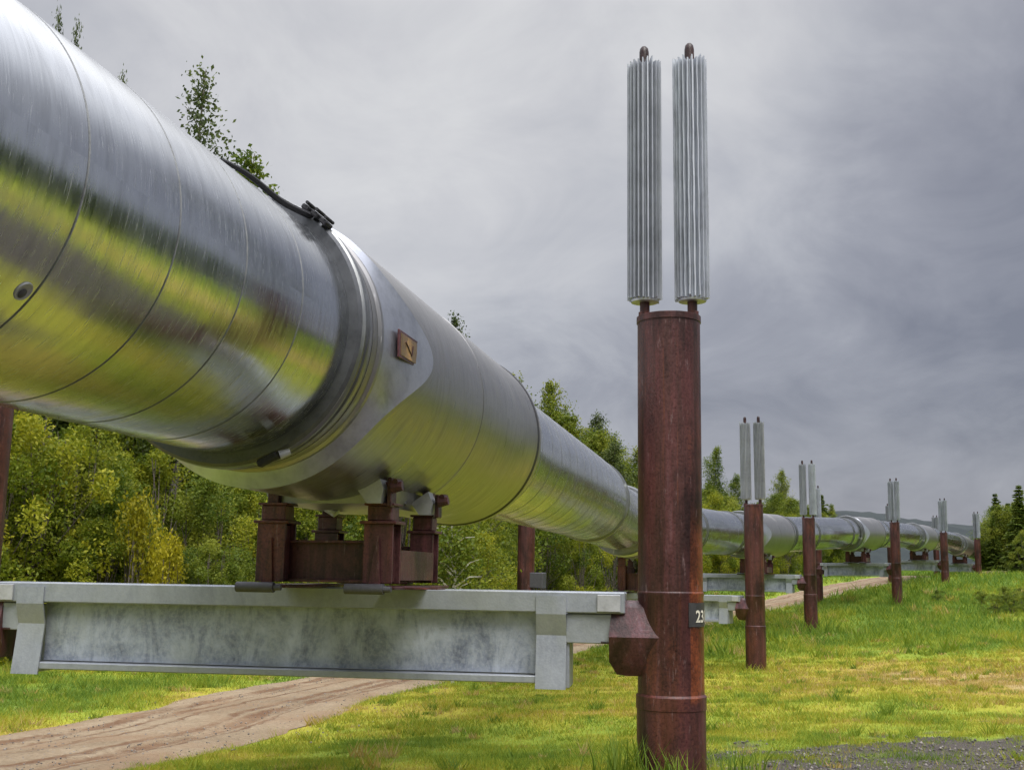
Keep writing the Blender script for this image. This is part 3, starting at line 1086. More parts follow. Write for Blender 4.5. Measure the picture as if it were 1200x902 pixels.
def build_shoe_parts():
    """local axes: x across the pipe (to the camera side), y along the pipe, z up from beam top; pipe axis at z=1.45"""
    parts = []

    def P(name, g, m, parent=None): parts.append((name, g.mesh(name, [m]), parent))
    XL, XR, YF, YR = -.31, .44, -.50, .50
    for (x, y, front) in ((XL, YF, 1), (XR, YF, 1), (XL, YR, 0), (XR, YR, 0)):
        zc = .425 if front else .40
        g = MB()
        wd = .100 if front else .088
        # H column
        g.box((x, y - wd * .86, zc / 2 + .02), (wd * 2, .022, zc - .04), None, 0, .003)
        g.box((x, y + wd * .86, zc / 2 + .02), (wd * 2, .022, zc - .04), None, 0, .003)
        g.box((x, y, zc / 2 + .02), (.03, wd * 1.66, zc - .04))
        g.box((x - wd * .55, y, zc / 2 + .02), (.02, wd * 1.66, zc - .06))
        g.box((x + wd * .55, y, zc / 2 + .02), (.02, wd * 1.66, zc - .06))
        g.box((x, y, zc + .010), (wd * 2.5, wd * 2.3, .020), None, 0, .004)
        # inclined gusset at the foot
        if front: g.prism([(-.05, .03), (.03, .03), (.012, .33), (-.004, .33)], (x, y - wd - .005, 0), Vector((1, 0, 0)), Vector((0, 0, 1)), Vector((0, 1, 0)), -.012, .0)
        P('leg', g, RUST2)
        top = 1.45 - DROP - math.sqrt(max(.01, R_MAIN ** 2 - (abs(x) - .02) ** 2)) + .012
        g = MB()
        zt = zc + .02
        g.box((x, y, zt + .052), (wd * 1.7, wd * 1.6, .10), None, 0, .006)
        g.box((x, y, zt + .11), (wd * 2.05, wd * 2.0, .016), None, 0, .003)
        if top > zt + .12: g.box((x + (.02 if x > 0 else -.02), y + .02, (zt + .118 + top) / 2), (wd * .8, wd * 1.3, top - zt - .118), None, 0, .004)
        P('leg_cap', g, RUST2)
    # pale ears and red wing bolts on the camera side
    for (y, sc_) in ((YF, 1.12), (YR, 1.0)):
        g = MB()
        zb = .558 if y < 0 else .535
        c = Vector((XR - .03 if y < 0 else XR + .03, y - .15, zb))
        g.add([c + Vector(q) * sc_ for q in ((-.035, 0, 0), (.05, 0, 0), (.065, 0, .085), (-.10, 0, .085), (.03, 0, .17), (-.035, .10, 0), (.05, .10, 0), (.065, .12, .085), (-.10, .12, .085), (.03, .12, .17))],
              [(0, 1, 2, 3), (3, 2, 4), (5, 8, 7, 6), (8, 9, 7), (0, 5, 6, 1), (1, 6, 7, 2), (2, 7, 9, 4), (4, 9, 8, 3), (3, 8, 5, 0)])
        P('clamp_ear', g, PALE)
        g = MB()
        c2 = c + Vector((.115, .03, .075)) * sc_
        g.box(c2 + Vector((-.02, .03, -.01)), (.03, .10, .17 * sc_), None, 0, .006)
        g.tube(c2 + Vector((-.01, 0, .02)), c2 + Vector((.065, 0, .03)), .042, .030, 10)
        g.tube(c2 + Vector((.02, -.03, .055)), c2 + Vector((.03, .05, .06)), .022, .022, 8)
        P('wing_bolt', g, RUST)
    # left ear behind
    g = MB()
    g.tube((XL + .10, YR - .14, .54), (XL + .03, YR - .14, .60), .035, .05, 12)
    P('clamp_ear', g, PALE)
    # cross girders between the legs
    for y, zz in ((YF + .05, .155), (YR, .14)):
        g = MB()
        x0, x1 = XL + .10, XR - .10
        g.box(((x0 + x1) / 2, y, zz + .025), (x1 - x0, .02, .24))
        g.box(((x0 + x1) / 2, y, zz + .155), (x1 - x0 + .0, .12, .018), None, 0, .003)
        g.box(((x0 + x1) / 2, y, zz - .105), (x1 - x0 + .0, .16, .018), None, 0, .003)
        P('cross_girder', g, RUST2)
    # side runners along the pipe and the slide pads under them
    for x in (XL, XR):
        g = MB()
        g.box((x + .09, (YF + YR) / 2, .16), (.02, YR - YF - .2, .2))
        g.box((x, (YF + YR) / 2, .012), (.30, YR - YF + .36, .020), None, 0, .004)
        P('runner', g, RUST2)
        g = MB()
        g.tube((x - .17, YF - .22, .004), (x + .09, YF - .22, .004), .034, .034, 14)
        g.tube((x + .09, YF - .22, .004), (x + .14, YF - .22, .004), .022, .018, 10)
        P('slide_pad', g, DGREY)
    g = MB()
    g.box((XR + .22, YF + .16, .010), (.30, .20, .012))
    P('slide_plate', g, RUST2)
    return parts


SHOE = build_shoe_parts()
shoe_desc = {0: 'rusty four-legged pipe shoe on the nearest crossbeam, dark slide pads in front',
             1: 'rusty pipe shoe mostly hidden behind the nearest numbered post',
             2: 'rusty pipe shoe under the pipe behind the second post of the row',
             3: 'rusty pipe shoe under the pipe between the third and fourth posts',
             4: 'small distant rusty pipe shoe under the pipe just left of the fifth post',
             5: 'farthest rusty pipe shoe where the pipe bends away by the last post'}
BEAMTOP = []
for k, sb in enumerate((S1, S2, S3, S4, S5, S6)):
    o, t, sd, un = at_s(sb)
    th = Vector((t.x, t.y, 0)).normalized()
    hs = 1.74 if k == 1 else 1.45
    zt = o.z - hs
    BEAMTOP.append(zt)
    rt = empty('pipe_shoe', (o.x, o.y, zt), math.atan2(th.y, th.x) - math.pi / 2)
    tag(rt, shoe_desc[k], 'pipe shoe', 'sliding shoes carrying the pipe')
    rt.scale = (1, 1, (hs - .885) / (1.45 - .885))
    for nm, me, par in SHOE:
        link_mesh(nm, me, rt)

# ------------------------------------------------------------------ support posts
N_FIN = 22
g = MB()
prof = []
for i in range(N_FIN):
    a = 2 * math.pi * i / N_FIN
    w1, w2 = .006 / .045, .0045 / .128
    for r, da in ((.086, -math.pi / N_FIN * .80), (.128, -w2), (.128, w2), (.086, math.pi / N_FIN * .80)):
        prof.append((r * math.cos(a + da), r * math.sin(a + da)))
NZ = 14


def fin_mesh(wob):
    g = MB()
    n = len(prof)
    vs = []
    r0 = np.random.default_rng(int(wob * 1000) + 3)
    jag = r0.random(N_FIN)
    for k in range(NZ + 1):
        z = 1.82 * k / NZ
        for i, (x, y) in enumerate(prof):
            tip = (i % 4) in (1, 2)
            dx = wob * math.sin(k * 2.1 + (i // 4) * 1.9) if tip else 0
            dz = 0
            if k == NZ and tip: dz = .02 + .045 * (jag[i // 4] - .5)
            if k == 0 and tip: dz = -.012 * jag[i // 4] * 2 + .02
            a = math.atan2(y, x)
            vs.append((x - math.sin(a) * dx, y + math.cos(a) * dx, z + dz))
    fs = [(k * n + i, k * n + (i + 1) % n, (k + 1) * n + (i + 1) % n, (k + 1) * n + i) for k in range(NZ) for i in range(n)]
    g.add(vs, fs)
    g.add(vs[:n], [list(range(n))[::-1]]); g.add(vs[-n:], [list(range(n))])
    return g.mesh('fins', [FIN])


FINS = [fin_mesh(0.0005), fin_mesh(.0022)]
g = MB()
g.lathe([(.0, -.30), (.036, -.30), (.036, 0.0)], (0, 0, 0), 16)
g.lathe([(.0, -.012), (.100, -.012), (.104, .004), (.06, .006)], (0, 0, 0), 24, 1)
CORE = g.mesh('heat_pipe', [RUST, FIN])
g = MB()
g.lathe([(.036, 1.78), (.036, 1.935), (.031, 1.965), (.018, 1.982), (0.0, 1.986)], (0, 0, 0), 16)
CAPM = g.mesh('heat_pipe_cap', [RUST])


def make_post(base, ztop, beam_dir, ends, label, zbeam, group, collar=True, radius=.229, bumper=False, mat=None):
    """beam_dir: horizontal unit vector from post towards its beam"""
    bx, by, bz = base
    root = empty('support_post', (bx, by, bz), math.atan2(beam_dir.y, beam_dir.x))
    tag(root, label, 'support post', group)
    h = ztop - bz
    zb = zbeam - bz
    g = MB()
    pr = [(radius * 1.04, -.35), (radius * 1.04, max(.1, zb - .75))]
    if collar:
        zc = zb - .78
        pr = [(radius * 1.035, -.35), (radius * 1.035, zc - .003), (radius * 1.055, zc), (radius * 1.06, zc + .085), (radius * 1.0, zc + .1)]
    pr += [(radius, zb - .02), (radius * 1.012, zb - .012), (radius * 1.012, zb + .004), (radius * .985, zb + .012), (radius * .985, h - .05), (radius * 1.015, h - .047), (radius * 1.015, h - .004), (radius * .99, h), (0, h - .001)]
    g.lathe(pr, (0, 0, 0), 56)
    root_col = g.build('column', mat or RUST, root, None, 25)
    # lifting nubs on the rim
    for q in (20, 160, 250, 300):
        g = MB()
        g.box((radius * .93 * math.cos(R(q)), radius * .93 * math.sin(R(q)), h + .012), (.03, .03, .028), None, 0, .004)
        g.build('rim_lug', RUST, root_col)
    k_first = False
    for i, sx in enumerate((.172, -.172)):
        hp = link_mesh('heat_pipe', CORE, root, (sx, 0, h + .125))
        hp.rotation_euler = (random.gauss(0, .005), random.gauss(0, .005), random.random() * 6.28)
        link_mesh('fins', FINS[i % 2], hp)
        link_mesh('heat_pipe_cap', CAPM, hp)
    if ends:
        # wedge-shaped lug that receives the beam end; +x towards the beam
        g = MB()
        zl = zb - .055
        sec = [(-.216, -.245), (-.135, -.045), (-.06, 0.0), (.06, 0.0), (.135, -.045), (.216, -.245), (.150, -.42), (.09, -.51), (-.09, -.51), (-.150, -.42)]
        xs = [(.05, 1.0, 0), (.30, 1.0, 0), (.42, .97, .0)]
        vs = []
        for x, k, _ in xs:
            for (yy, zz) in sec:
                xx = x
                if x > .4: xx = x + (-.045 if zz > -.01 else (-.018 if zz > -.06 else (-.05 if zz < -.5 else 0)))
                vs.append((xx, yy * k, zl + (zz + .245) * k - .245))
        n = len(sec)
        fs = [(q * n + i, q * n + (i + 1) % n, (q + 1) * n + (i + 1) % n, (q + 1) * n + i) for q in range(2) for i in range(n)] + [list(range(2 * n, 3 * n))]
        g.add(vs, fs, 0, True)
        g.box((.40, 0, zl - .285), (.16, .30, .018), None, 0, .003)
        g.build('bracket', LUG, root)
    if bumper:
        g = MB()
        g.tube((.2, .0, zb + .42), (.34, .0, zb + .42), .035, .035, 10)
        g.box((.36, -.02, zb + .27), (.40, .22, .40), None, 0, .02)
        g.build('bumper_block', DGREY, root)
    return root


def hdir(a, b):
    v = Vector((b[0] - a[0], b[1] - a[1], 0)); return v.normalized()


def ground_at(px, Y):
    p = U(px, 680, Y)
    return p.x, p.y


right_px = [(787, 8.2), (884.5, 27.5), (949, 42), (1050, 55), (1107, 71), (1146, 88)]
right_top = [372, 591, 607, 612, 624, 632]
right_base = [905, 785, 738, 705, 687, 673]
left_px = [(-33, 8.95), (617, 30.5), (806, 44), (957, 59), (1043, 75), (1096, 92)]
desc_r = ['thick rust-red post with number plate and twin finned radiators, nearest in the right row',
          'second rust-red post of the right row, twin fins rising above the tree line',
          'third rust-red post of the right row, standing on grass beside the dirt track',
          'fourth rust-red post of the right row, in tall grass at the end of the track',
          'fifth rust-red post of the right row, small and far on the grassy mound',
          'sixth and farthest rust-red post of the right row, in front of the dark spruces']
desc_l = ['dark red post at the left edge of the photo behind the pipe',
          'rust-red post under the pipe with grey bumper block, behind the nearest crossbeam',
          'rusty left-hand post hidden behind the nearest numbered post',
          'thin rusty post right behind the third post of the row',
          'thin rusty post right behind the fourth post of the row',
          'thin rusty far post just left of the fifth post, single fin showing']
RPOS, LPOS = [], []
for k in range(6):
    px, Yk = right_px[k]
    if k == 0:
        pt_ = U(787, 890, Yk)
    else:
        pt_ = U(px, (right_base[k] + right_top[k]) / 2, Yk)
    RPOS.append((pt_.x, pt_.y))
    px, Yl = left_px[k]
    q = U(px, 620, Yl)
    LPOS.append((q.x, q.y))
POST_ROOTS = []
for k in range(6):
    x, y = RPOS[k]
    d = hdir(RPOS[k], LPOS[k])
    ztop = U(right_px[k][0], right_top[k], right_px[k][1]).z
    zb = gz1(x, y)
    m1 = None
    if k == 0:
        aa = R(-28) - math.atan2(d.y, d.x)
        m1 = mat_rust('rusty_steel_with_orange_patch', patch=((math.cos(aa), math.sin(aa)), .55 - zb, 1.95 - zb))
    r_ = make_post((x, y, zb), ztop, d, True, desc_r[k], BEAMTOP[k], 'rust-red support posts with finned heat pipes', True, .229, False, m1)
    POST_ROOTS.append(r_)
    xl, yl = LPOS[k]
    make_post((xl, yl, gz1(xl, yl)), ztop - .1, -d, True, desc_l[k], BEAMTOP[k], 'rust-red support posts with finned heat pipes', True, .229, k == 1)

# number plate on the nearest post: black plate bent round the column, cream digits
root = POST_ROOTS[0]
rz = root.rotation_euler.z
bz = root.location.z
RC = .229


def post_local(adeg, z, r):
    """adeg measured in world: -90 = facing the camera, 0 = right"""
    a = R(adeg) - rz
    return Vector((r * math.cos(a), r * math.sin(a), z - bz))


zp1, zp0 = U(815, 706, 8.05).z, U(815, 734, 8.05).z
g = MB()
a0, a1 = -66, -14
n = 14
vs = []
for i in range(n + 1):
    a = a0 + (a1 - a0) * i / n
    for z in (zp0, zp1):
        for r in (RC - .002, RC + .006):
            vs.append(post_local(a, z, r))
fs = []
for i in range(n):
    b = 4 * i
    fs += [(b + 1, b + 5, b + 7, b + 3), (b, b + 2, b + 6, b + 4), (b, b + 4, b + 5, b + 1), (b + 2, b + 3, b + 7, b + 6)]
fs += [(0, 1, 3, 2), (4 * n, 4 * n + 2, 4 * n + 3, 4 * n + 1)]
g.add(vs, fs, 0, False)
pl = g.build('number_plate', PLATE, root)
cu = bpy.data.curves.new('digits', 'FONT')
cu.body = '231'
cu.size = 1.0
cu.offset = .02
tmp = bpy.data.objects.new('digits_tmp', cu)
COL.objects.link(tmp)
bpy.context.view_layer.update()
dm = bpy.data.meshes.new_from_object(tmp.evaluated_get(bpy.context.evaluated_depsgraph_get()))
bpy.data.objects.remove(tmp)
co = np.array([v.co[:] for v in dm.vertices])
mn, mx = co.min(0), co.max(0)
hgt = (zp1 - zp0) * .52
zc = (zp0 + zp1) / 2 - .01
s_ = hgt / (mx[1] - mn[1])
for v, c in zip(dm.vertices, co):
    a = -52 + math.degrees((c[0] - mn[0]) * s_ * .92 / RC)
    v.co = post_local(a, zc + (c[1] - (mn[1] + mx[1]) / 2) * s_, RC + .0095)
dm.materials.clear(); dm.materials.append(DIGIT)
dm.name = 'digits'
link_mesh('digits', dm, pl)

# ------------------------------------------------------------------ crossbeams
beam_desc = ['mottled grey steel crossbeam nearest the camera, carrying the rusty shoe',
             'grey crossbeam joined to the second post, partly behind the numbered post',
             'long pale crossbeam joined to the third post, crossing above the track',
             'pale crossbeam between the third and fourth posts over the track end',
             'small far crossbeam between the fourth and fifth posts',
             'farthest crossbeam, beside the sixth post']
for k in range(6):
    A, B = Vector((*LPOS[k], 0)), Vector((*RPOS[k], 0))
    e = (B - A).normalized()
    f_ = Vector((e.y, -e.x, 0))          # towards the camera side
    upz = Vector((0, 0, 1))
    zt = BEAMTOP[k]
    Lb = (B - A).length
    mid = (A + B) / 2
    root = empty('crossbeam', (mid.x, mid.y, zt), math.atan2(e.y, e.x))
    tag(root, beam_desc[k], 'crossbeam', 'galvanised crossbeams under the pipe')
    xl, xr = -Lb / 2 + .26, Lb / 2 - .26       # near the post faces
    wl, wr = -Lb / 2 + .72, Lb / 2 - .90       # deep web between the end brackets
    if k: wl, wr = -Lb / 2 + .75, Lb / 2 - .80
    g = MB()
    hf = .145
    W = .36
    # top flange channel (lip), web, bottom flange
    g.box(((xl + xr) / 2, 0, -hf / 2), (xr - xl - .10, W, hf), None, 0, .008)
    g.build('top_flange', GALV, root)
    g = MB()
    g.box(((wl + wr) / 2, -.03, -.355), (wr - wl, .10, .42))
    g.build('web', GALVW, root)
    g = MB()
    g.box(((wl + wr) / 2, -.0, -.60), (wr - wl + .04, W * .98, .05), None, 0, .006)
    g.build('bottom_flange', GALV, root)
    for sx, xe in ((-1, wl), (1, wr)):
        # bent bracket plate that straps flange and web: upper half leans forward
        g = MB()
        xo = xe + sx * .08
        yf = -W / 2
        poly = [(yf - .014, -.03), (yf - .002, -.03), (yf - .002, -.155), (yf + .05, -.30), (yf - .004, -.66), (yf - .018, -.66), (yf + .034, -.30), (yf - .016, -.155)]
        poly = [(-yf_ if False else yf_, z_) for yf_, z_ in poly]
        g.prism(poly, (xo, 0, 0), Vector((0, 1, 0)), upz, Vector((1, 0, 0)), -.105, .105)
        # bracket body behind, closing the box to the rear face
        g.box((xo + sx * .045, .02, -.41), (.16, W - .06, .49), None, 0, .004)
        g.build('end_bracket', GALV, root)
        # end stub toward the post, narrower
        g = MB()
        x0, x1 = xo + sx * .10, sx * (Lb / 2 - .36)
        g.box(((x0 + x1) / 2, -.02, -.25), (abs(x1 - x0), .26, .20), None, 0, .006)
        g.build('end_stub', GALV, root)
        g = MB()
        g.box((sx * (Lb / 2 - .42), -W / 2 - .012, -.075), (.16, .02, .115), None, 0, .003)
        g.build('cover_plate', PALE, root)

# ------------------------------------------------------------------ vegetation
LEAF_Y = mat_leaf('willow_leaves', (.075, .12, .010), (.21, .25, .02), (.42, .40, .028), .45)
LEAF_B = mat_leaf('birch_leaves', (.06, .105, .012), (.15, .20, .022), (.29, .31, .034), .45)
LEAF_D = mat_leaf('dark_birch_leaves', (.035, .055, .016), (.075, .105, .03), (.13, .165, .045), .35)
LEAF_G = mat_leaf('gold_leaves', (.16, .16, .012), (.32, .29, .014), (.48, .41, .02), .4)
NEED = mat_leaf('spruce_needles', (.045, .08, .014), (.11, .165, .024), (.20, .245, .035), .35)
NEED_D = mat_leaf('dark_spruce_needles', (.018, .034, .016), (.036, .06, .022), (.065, .095, .028), .15)
BARK_B = mat_bark('birch_bark', (.07, .06, .05), (.24, .22, .19))
BARK_S = mat_bark('brown_bark', (.06, .05, .042), (.15, .125, .10))
TWIG = mat_bark('dead_twigs', (.10, .075, .055), (.24, .19, .15))


def leaf_quads(c, size, aspect, r0, tone, flat=0.0, dirs=None):
    n = len(c)
    a = r0.normal(size=(n, 3)) if dirs is None else dirs + r0.normal(size=(n, 3)) * .35
    a /= np.linalg.norm(a, axis=1)[:, None]
    b = r0.normal(size=(n, 3))
    b[:, 2] *= (1 - flat)
    b -= a * (a * b).sum(1)[:, None]
    b /= np.linalg.norm(b, axis=1)[:, None]
    s = (size * (.6 + .8 * r0.random(n)))[:, None]
    v = np.stack([c - a * s * .5, c + b * s * aspect * .5, c + a * s * .5, c - b * s * aspect * .5], 1)
    return v.reshape(-1, 3), np.repeat(tone, 4)


def tube_np(g, pts, r0, r1, n=5):
    for i in range(len(pts) - 1):
        f0, f1 = i / (len(pts) - 1), (i + 1) / (len(pts) - 1)
        g.tube(pts[i], pts[i + 1], r0 + (r1 - r0) * f0, r0 + (r1 - r0) * f1, n, 0, False)


def birch(seed, H=12.0, Rr=2.0, nb=46, per=150, leaf=.10, base=.22, bark=None, leafm=None, upright=.9):
    r0 = np.random.default_rng(seed)
    g = MB()
    tp = [Vector((0, 0, -.3))]
    lean = r0.normal(size=2) * .03
    for i in range(1, 9):
        z = H * i / 8
        tp.append(Vector((lean[0] * z + .08 * r0.normal(), lean[1] * z + .08 * r0.normal(), z)))
    tube_np(g, tp, H * .0095, .012, 7)
    C, TN = [], []

    def tpos(z):
        f = min(max(z / H * 8, 0), 7.999); i = int(f)
        return tp[i].lerp(tp[i + 1], f - i) if i > 0 else tp[0].lerp(tp[1], f)
    for b in range(nb):
        t = (b + r0.random()) / nb
        z = H * (base + (1 - base) * t ** .9 * .98)
        env = (math.sin(math.pi * min(1, (t * .86 + .14))) ** .7) * (1 - .35 * t) + .10
        Lb = Rr * env * (.55 + .7 * r0.random())
        az = b * 2.4 + r0.normal() * .5
        el = R(20 + 45 * upright * (.5 + .5 * t) * r0.random() + 12)
        d = Vector((math.cos(az) * math.cos(el), math.sin(az) * math.cos(el), math.sin(el)))
        p0 = tpos(z)
        p1 = p0 + d * Lb * .6
        p2 = p1 + (d + Vector((0, 0, -.5))) * Lb * .45
        tube_np(g, [p0, p1, p2], .012 + .018 * (1 - t), .006, 4)
        k = int(per * (.35 + env) * (.6 + .8 * r0.random()))
        f = r0.random(k) ** .6
        base_p = np.where((f < .6)[:, None], np.array(p0) + np.outer(f / .6, np.array(p1 - p0)), np.array(p1) + np.outer((f - .6) / .4, np.array(p2 - p1)))
        sp = .10 + .24 * Lb * .5
        # twigs: clumps with gaps
        cl = r0.normal(size=(max(3, k // 14), 3)) * sp
        c = base_p + cl[r0.integers(0, len(cl), k)] + r0.normal(size=(k, 3)) * .11
        c[:, 2] -= .12 * r0.random(k)
        tn = .5 + .22 * r0.normal() + .18 * r0.normal(size=k) + .12 * (t - .5)
        C.append(c); TN.append(np.clip(tn, 0, 1))
    c = np.vstack(C); tn = np.concatenate(TN)
    v, tt = leaf_quads(c, np.full(len(c), leaf), .62, r0, tn, .3)
    return (g, v, tt, H, bark or BARK_B, leafm or LEAF_B)


def bush(seed, H=4.6, Rr=1.9, lumps=54, per=300, leaf=.085, leafm=None):
    r0 = np.random.default_rng(seed)
    g = MB()
    C, TN = [], []
    for s in range(9):
        az = s * 2.4 + r0.normal() * .4
        top = Vector((math.cos(az) * Rr * .6 * r0.random(), math.sin(az) * Rr * .6 * r0.random(), H * (.6 + .35 * r0.random())))
        b = Vector((math.cos(az) * .2, math.sin(az) * .2, -.2))
        tube_np(g, [b, b.lerp(top, .5) + Vector(r0.normal(size=3)) * .12, top], .035, .008, 5)
    for q in range(lumps):
        z = H * (.04 + .93 * r0.random() ** .85)
        f = z / H
        env = (.72 + .28 * math.sin(math.pi * f)) * (1 - max(0, f - .55) ** 1.5 * 2.0)
        az = r0.random() * 6.283
        rad = Rr * env * math.sqrt(r0.random()) * .95
        cc = np.array([math.cos(az) * rad, math.sin(az) * rad, z])
        k = int(per * (.5 + r0.random()))
        s = .20 + .26 * r0.random()
        d = r0.normal(size=(k, 3)); d /= np.linalg.norm(d, axis=1)[:, None]
        c = cc + d * (s * (.45 + .6 * r0.random(k)))[:, None] * np.array([1, 1, 1.25])
        tn = .46 + .24 * r0.normal() + .16 * r0.normal(size=k)
        C.append(c); TN.append(np.clip(tn, 0, 1))
        if q % 2 == 0: g.tube((0, 0, max(.1, z * .4)), tuple(cc), .016, .005, 4, 0, False)
    c = np.vstack(C); tn = np.concatenate(TN)
    c[:, 2] = np.maximum(c[:, 2], .02)
    v, tt = leaf_quads(c, np.full(len(c), leaf), .5, r0, tn, .2)
    return (g, v, tt, H, BARK_S, leafm or LEAF_Y)


def spruce(seed, H=11.0, Rr=1.55, leafm=None, nw=46):
    r0 = np.random.default_rng(seed)
    g = MB()
    tube_np(g, [Vector((0, 0, -.3)), Vector((0, 0, H * .5)), Vector((.03, 0, H))], H * .011, .012, 7)
    C, D, TN = [], [], []
    for w_ in range(nw):
        t = (w_ + .5 * r0.random()) / nw
        z = H * (.05 + .94 * t)
        Lw = Rr * (1 - t) ** .8 * (.75 + .5 * r0.random()) + .10
        nbr = 6 if t < .8 else 4
        for b in range(nbr):
            az = b * 6.283 / nbr + w_ * .7 + r0.normal() * .25
            Lb = Lw * (.6 + .6 * r0.random())
            dr = -.35 + .75 * t
            d = np.array([math.cos(az), math.sin(az), dr])
            k = int(18 + 58 * Lb)
            f = r0.random(k) ** .7
            c = np.array([0, 0, z]) + np.outer(f * Lb, d)
            c[:, 2] += -.25 * (f * Lb) ** 2 * .35 - .10 * r0.random(k)
            side = np.array([-math.sin(az), math.cos(az), 0])
            c += np.outer((r0.random(k) - .5) * .55 * Lb * (.3 + f * .5), side) + r0.normal(size=(k, 3)) * .03
            dd = d + np.outer((r0.random(k) - .5) * 1.5, side); dd[:, 2] -= .25
            C.append(c); D.append(dd); TN.append(np.clip(.45 + .2 * r0.normal() + .16 * r0.normal(size=k) + .25 * (f - .5), 0, 1))
            if b % 2 == 0: g.tube((0, 0, z), tuple(np.array([0, 0, z]) + d * Lb * .8), .014, .004, 3, 0, False)
    c, d, tn = np.vstack(C), np.vstack(D), np.concatenate(TN)
    v, tt = leaf_quads(c, np.full(len(c), .27), .38, r0, tn, .5, d)
    return (g, v, tt, H, BARK_S, leafm or NEED)


class Kind:
    def __init__(self, name, data):
        g, v, tt, H, bark, leafm = data
        self.H = H
        self.trunk = g.mesh(name + '_trunk', [bark])
        self.crown = np_mesh(name + '_crown', v, np.arange(len(v)).reshape(-1, 4), [leafm], {'tone': tt})
        self.raw = (v, tt)


K_BIRCH = [Kind('birch', birch(20 + i, 12, 2.0 + .25 * i, 54 + 4 * i, 240, .13, .08)) for i in range(4)]
K_TALLB = Kind('birch', birch(31, 12, 1.45, 40, 150, .10, .2, None, LEAF_D, 1.1))
K_DARKB = [Kind('birch', birch(40 + i, 12, 1.9, 48, 220, .125, .2, None, LEAF_D)) for i in range(2)]
K_BUSH = [Kind('bush', bush(60 + i, 4.6, 1.7 + .2 * i)) for i in range(4)]
K_BUSHB = [Kind('bush', bush(70 + i, 4.6, 1.8, 52, 300, .08, LEAF_B)) for i in range(2)]
K_GOLD = Kind('bush', bush(80, 1.6, .55, 14, 240, .07, LEAF_G))
K_SPR = [Kind('spruce', spruce(90 + i, 11, 1.5 + .25 * i)) for i in range(3)]
K_SPRD = [Kind('spruce', spruce(95 + i, 11, 1.6, NEED_D)) for i in range(2)]
K_YOUNG = Kind('birch', birch(111, 3.4, .75, 26, 120, .075, .42, mat_bark('white_bark', (.45, .43, .38), (.70, .67, .60)), LEAF_B, .8))


def plant(kind, name, x, y, H, label, cat, group=None, wid=1.0, z=None, rot=None):
    s = H / kind.H
    root = empty(name, (x, y, gz1(x, y) - .03 if z is None else z), random.random() * 6.28 if rot is None else rot)
    root.scale = (s * wid, s * wid, s)
    tag(root, label, cat, group)
    link_mesh('trunk', kind.trunk, root)
    link_mesh('crown', kind.crown, root)
    return root


def top_tree(kind, name, px, py, Yd, label, cat, wid=1.0, group=None, rot=None):
    p = U(px, py, Yd)
    z = gz1(p.x, p.y)
    return plant(kind, name, p.x, p.y, p.z - z, label, cat, group, wid, None, rot)


# trees that stand out above the pipe
top_tree(K_TALLB, 'birch_tree', 236, 80, 34, 'slim birch whose airy top rises highest above the pipe', 'tree', .95)
top_tree(K_BIRCH[0], 'birch_tree', 297, 172, 35, 'birch with a rounded green top just left of the pipe strap', 'tree', 1.0)
top_tree(K_TALLB, 'birch_tree', 92, 26, 31, 'birch showing a thin dark twig tip above the pipe at upper left', 'tree', .28, None, 1.0)
top_tree(K_TALLB, 'birch_tree', 69, 12, 33, 'pale birch showing the leftmost sparse tip above the pipe', 'tree', .25, None, 3.0)
top_tree(K_TALLB, 'birch_tree', 144, 86, 37, 'birch showing only a tiny tip between two taller birches', 'tree', .3, None, 4.1)
top_tree(K_DARKB[0], 'birch_tree', 545, 368, 46, 'birch peeking over the middle of the saddle jacket', 'tree', .75)
top_tree(K_BIRCH[1], 'birch_tree', 656, 445, 63, 'pointed yellow-green birch rising just behind the end of the saddle jacket', 'tree', .9)
top_tree(K_DARKB[1], 'birch_tree', 697, 486, 66, 'dark round-topped tree between the pointed birch and the numbered post', 'tree', 1.1)
top_tree(K_BIRCH[2], 'birch_tree', 722, 508, 68, 'leafy green birch touching the numbered post on its left', 'tree', 1.1)
top_tree(K_BIRCH[1], 'birch_tree', 838, 522, 92, 'light green birch just right of the numbered post', 'tree', .85)
top_tree(K_BIRCH[2], 'birch_tree', 858, 556, 94, 'lower light green birch just left of the second post', 'tree', 1.0)
top_tree(K_BIRCH[3], 'birch_tree', 916, 552, 96, 'green birch between the second and third posts', 'tree', .8)
top_tree(K_SPR[2], 'spruce_tree', 962, 578, 104, 'small spruce just right of the third post', 'tree', 1.3)
top_tree(K_BIRCH[0], 'birch_tree', 977, 590, 104, 'lowest bright birch where the far hill begins', 'tree', 1.0)
top_tree(K_SPR[1], 'spruce_tree', 1166, 577, 100, 'tallest dark spruce to the right of the farthest post', 'tree', 1.2)
top_tree(K_SPR[0], 'spruce_tree', 1193, 567, 92, 'green spruce at the right edge of the photo', 'tree', 1.5)
top_tree(K_SPR[2], 'spruce_tree', 1180, 588, 98, 'dark spruce between the two tallest at the right edge', 'tree', 1.4)

# fill: skyline that generic trees must stay under (photo px)
sky_x = [-400, 0, 310, 640, 655, 690, 720, 745, 823, 838, 865, 900, 920, 950, 975, 990, 1130, 1150, 1165, 1200, 1400]
sky_y = [0, 0, 235, 480, 470, 500, 515, 530, 560, 548, 580, 580, 572, 585, 596, 612, 622, 606, 590, 580, 560]


def pipe_off(Yd, off):
    """point at distance off left of the pipe axis near depth Yd"""
    i = int(np.argmin(np.abs(PL[:, 1] - Yd)))
    s = PA[i]
    p, t, sd, un = at_s(min(max(s, 1), SEND))
    q = p - sd * off
    return q.x, q.y


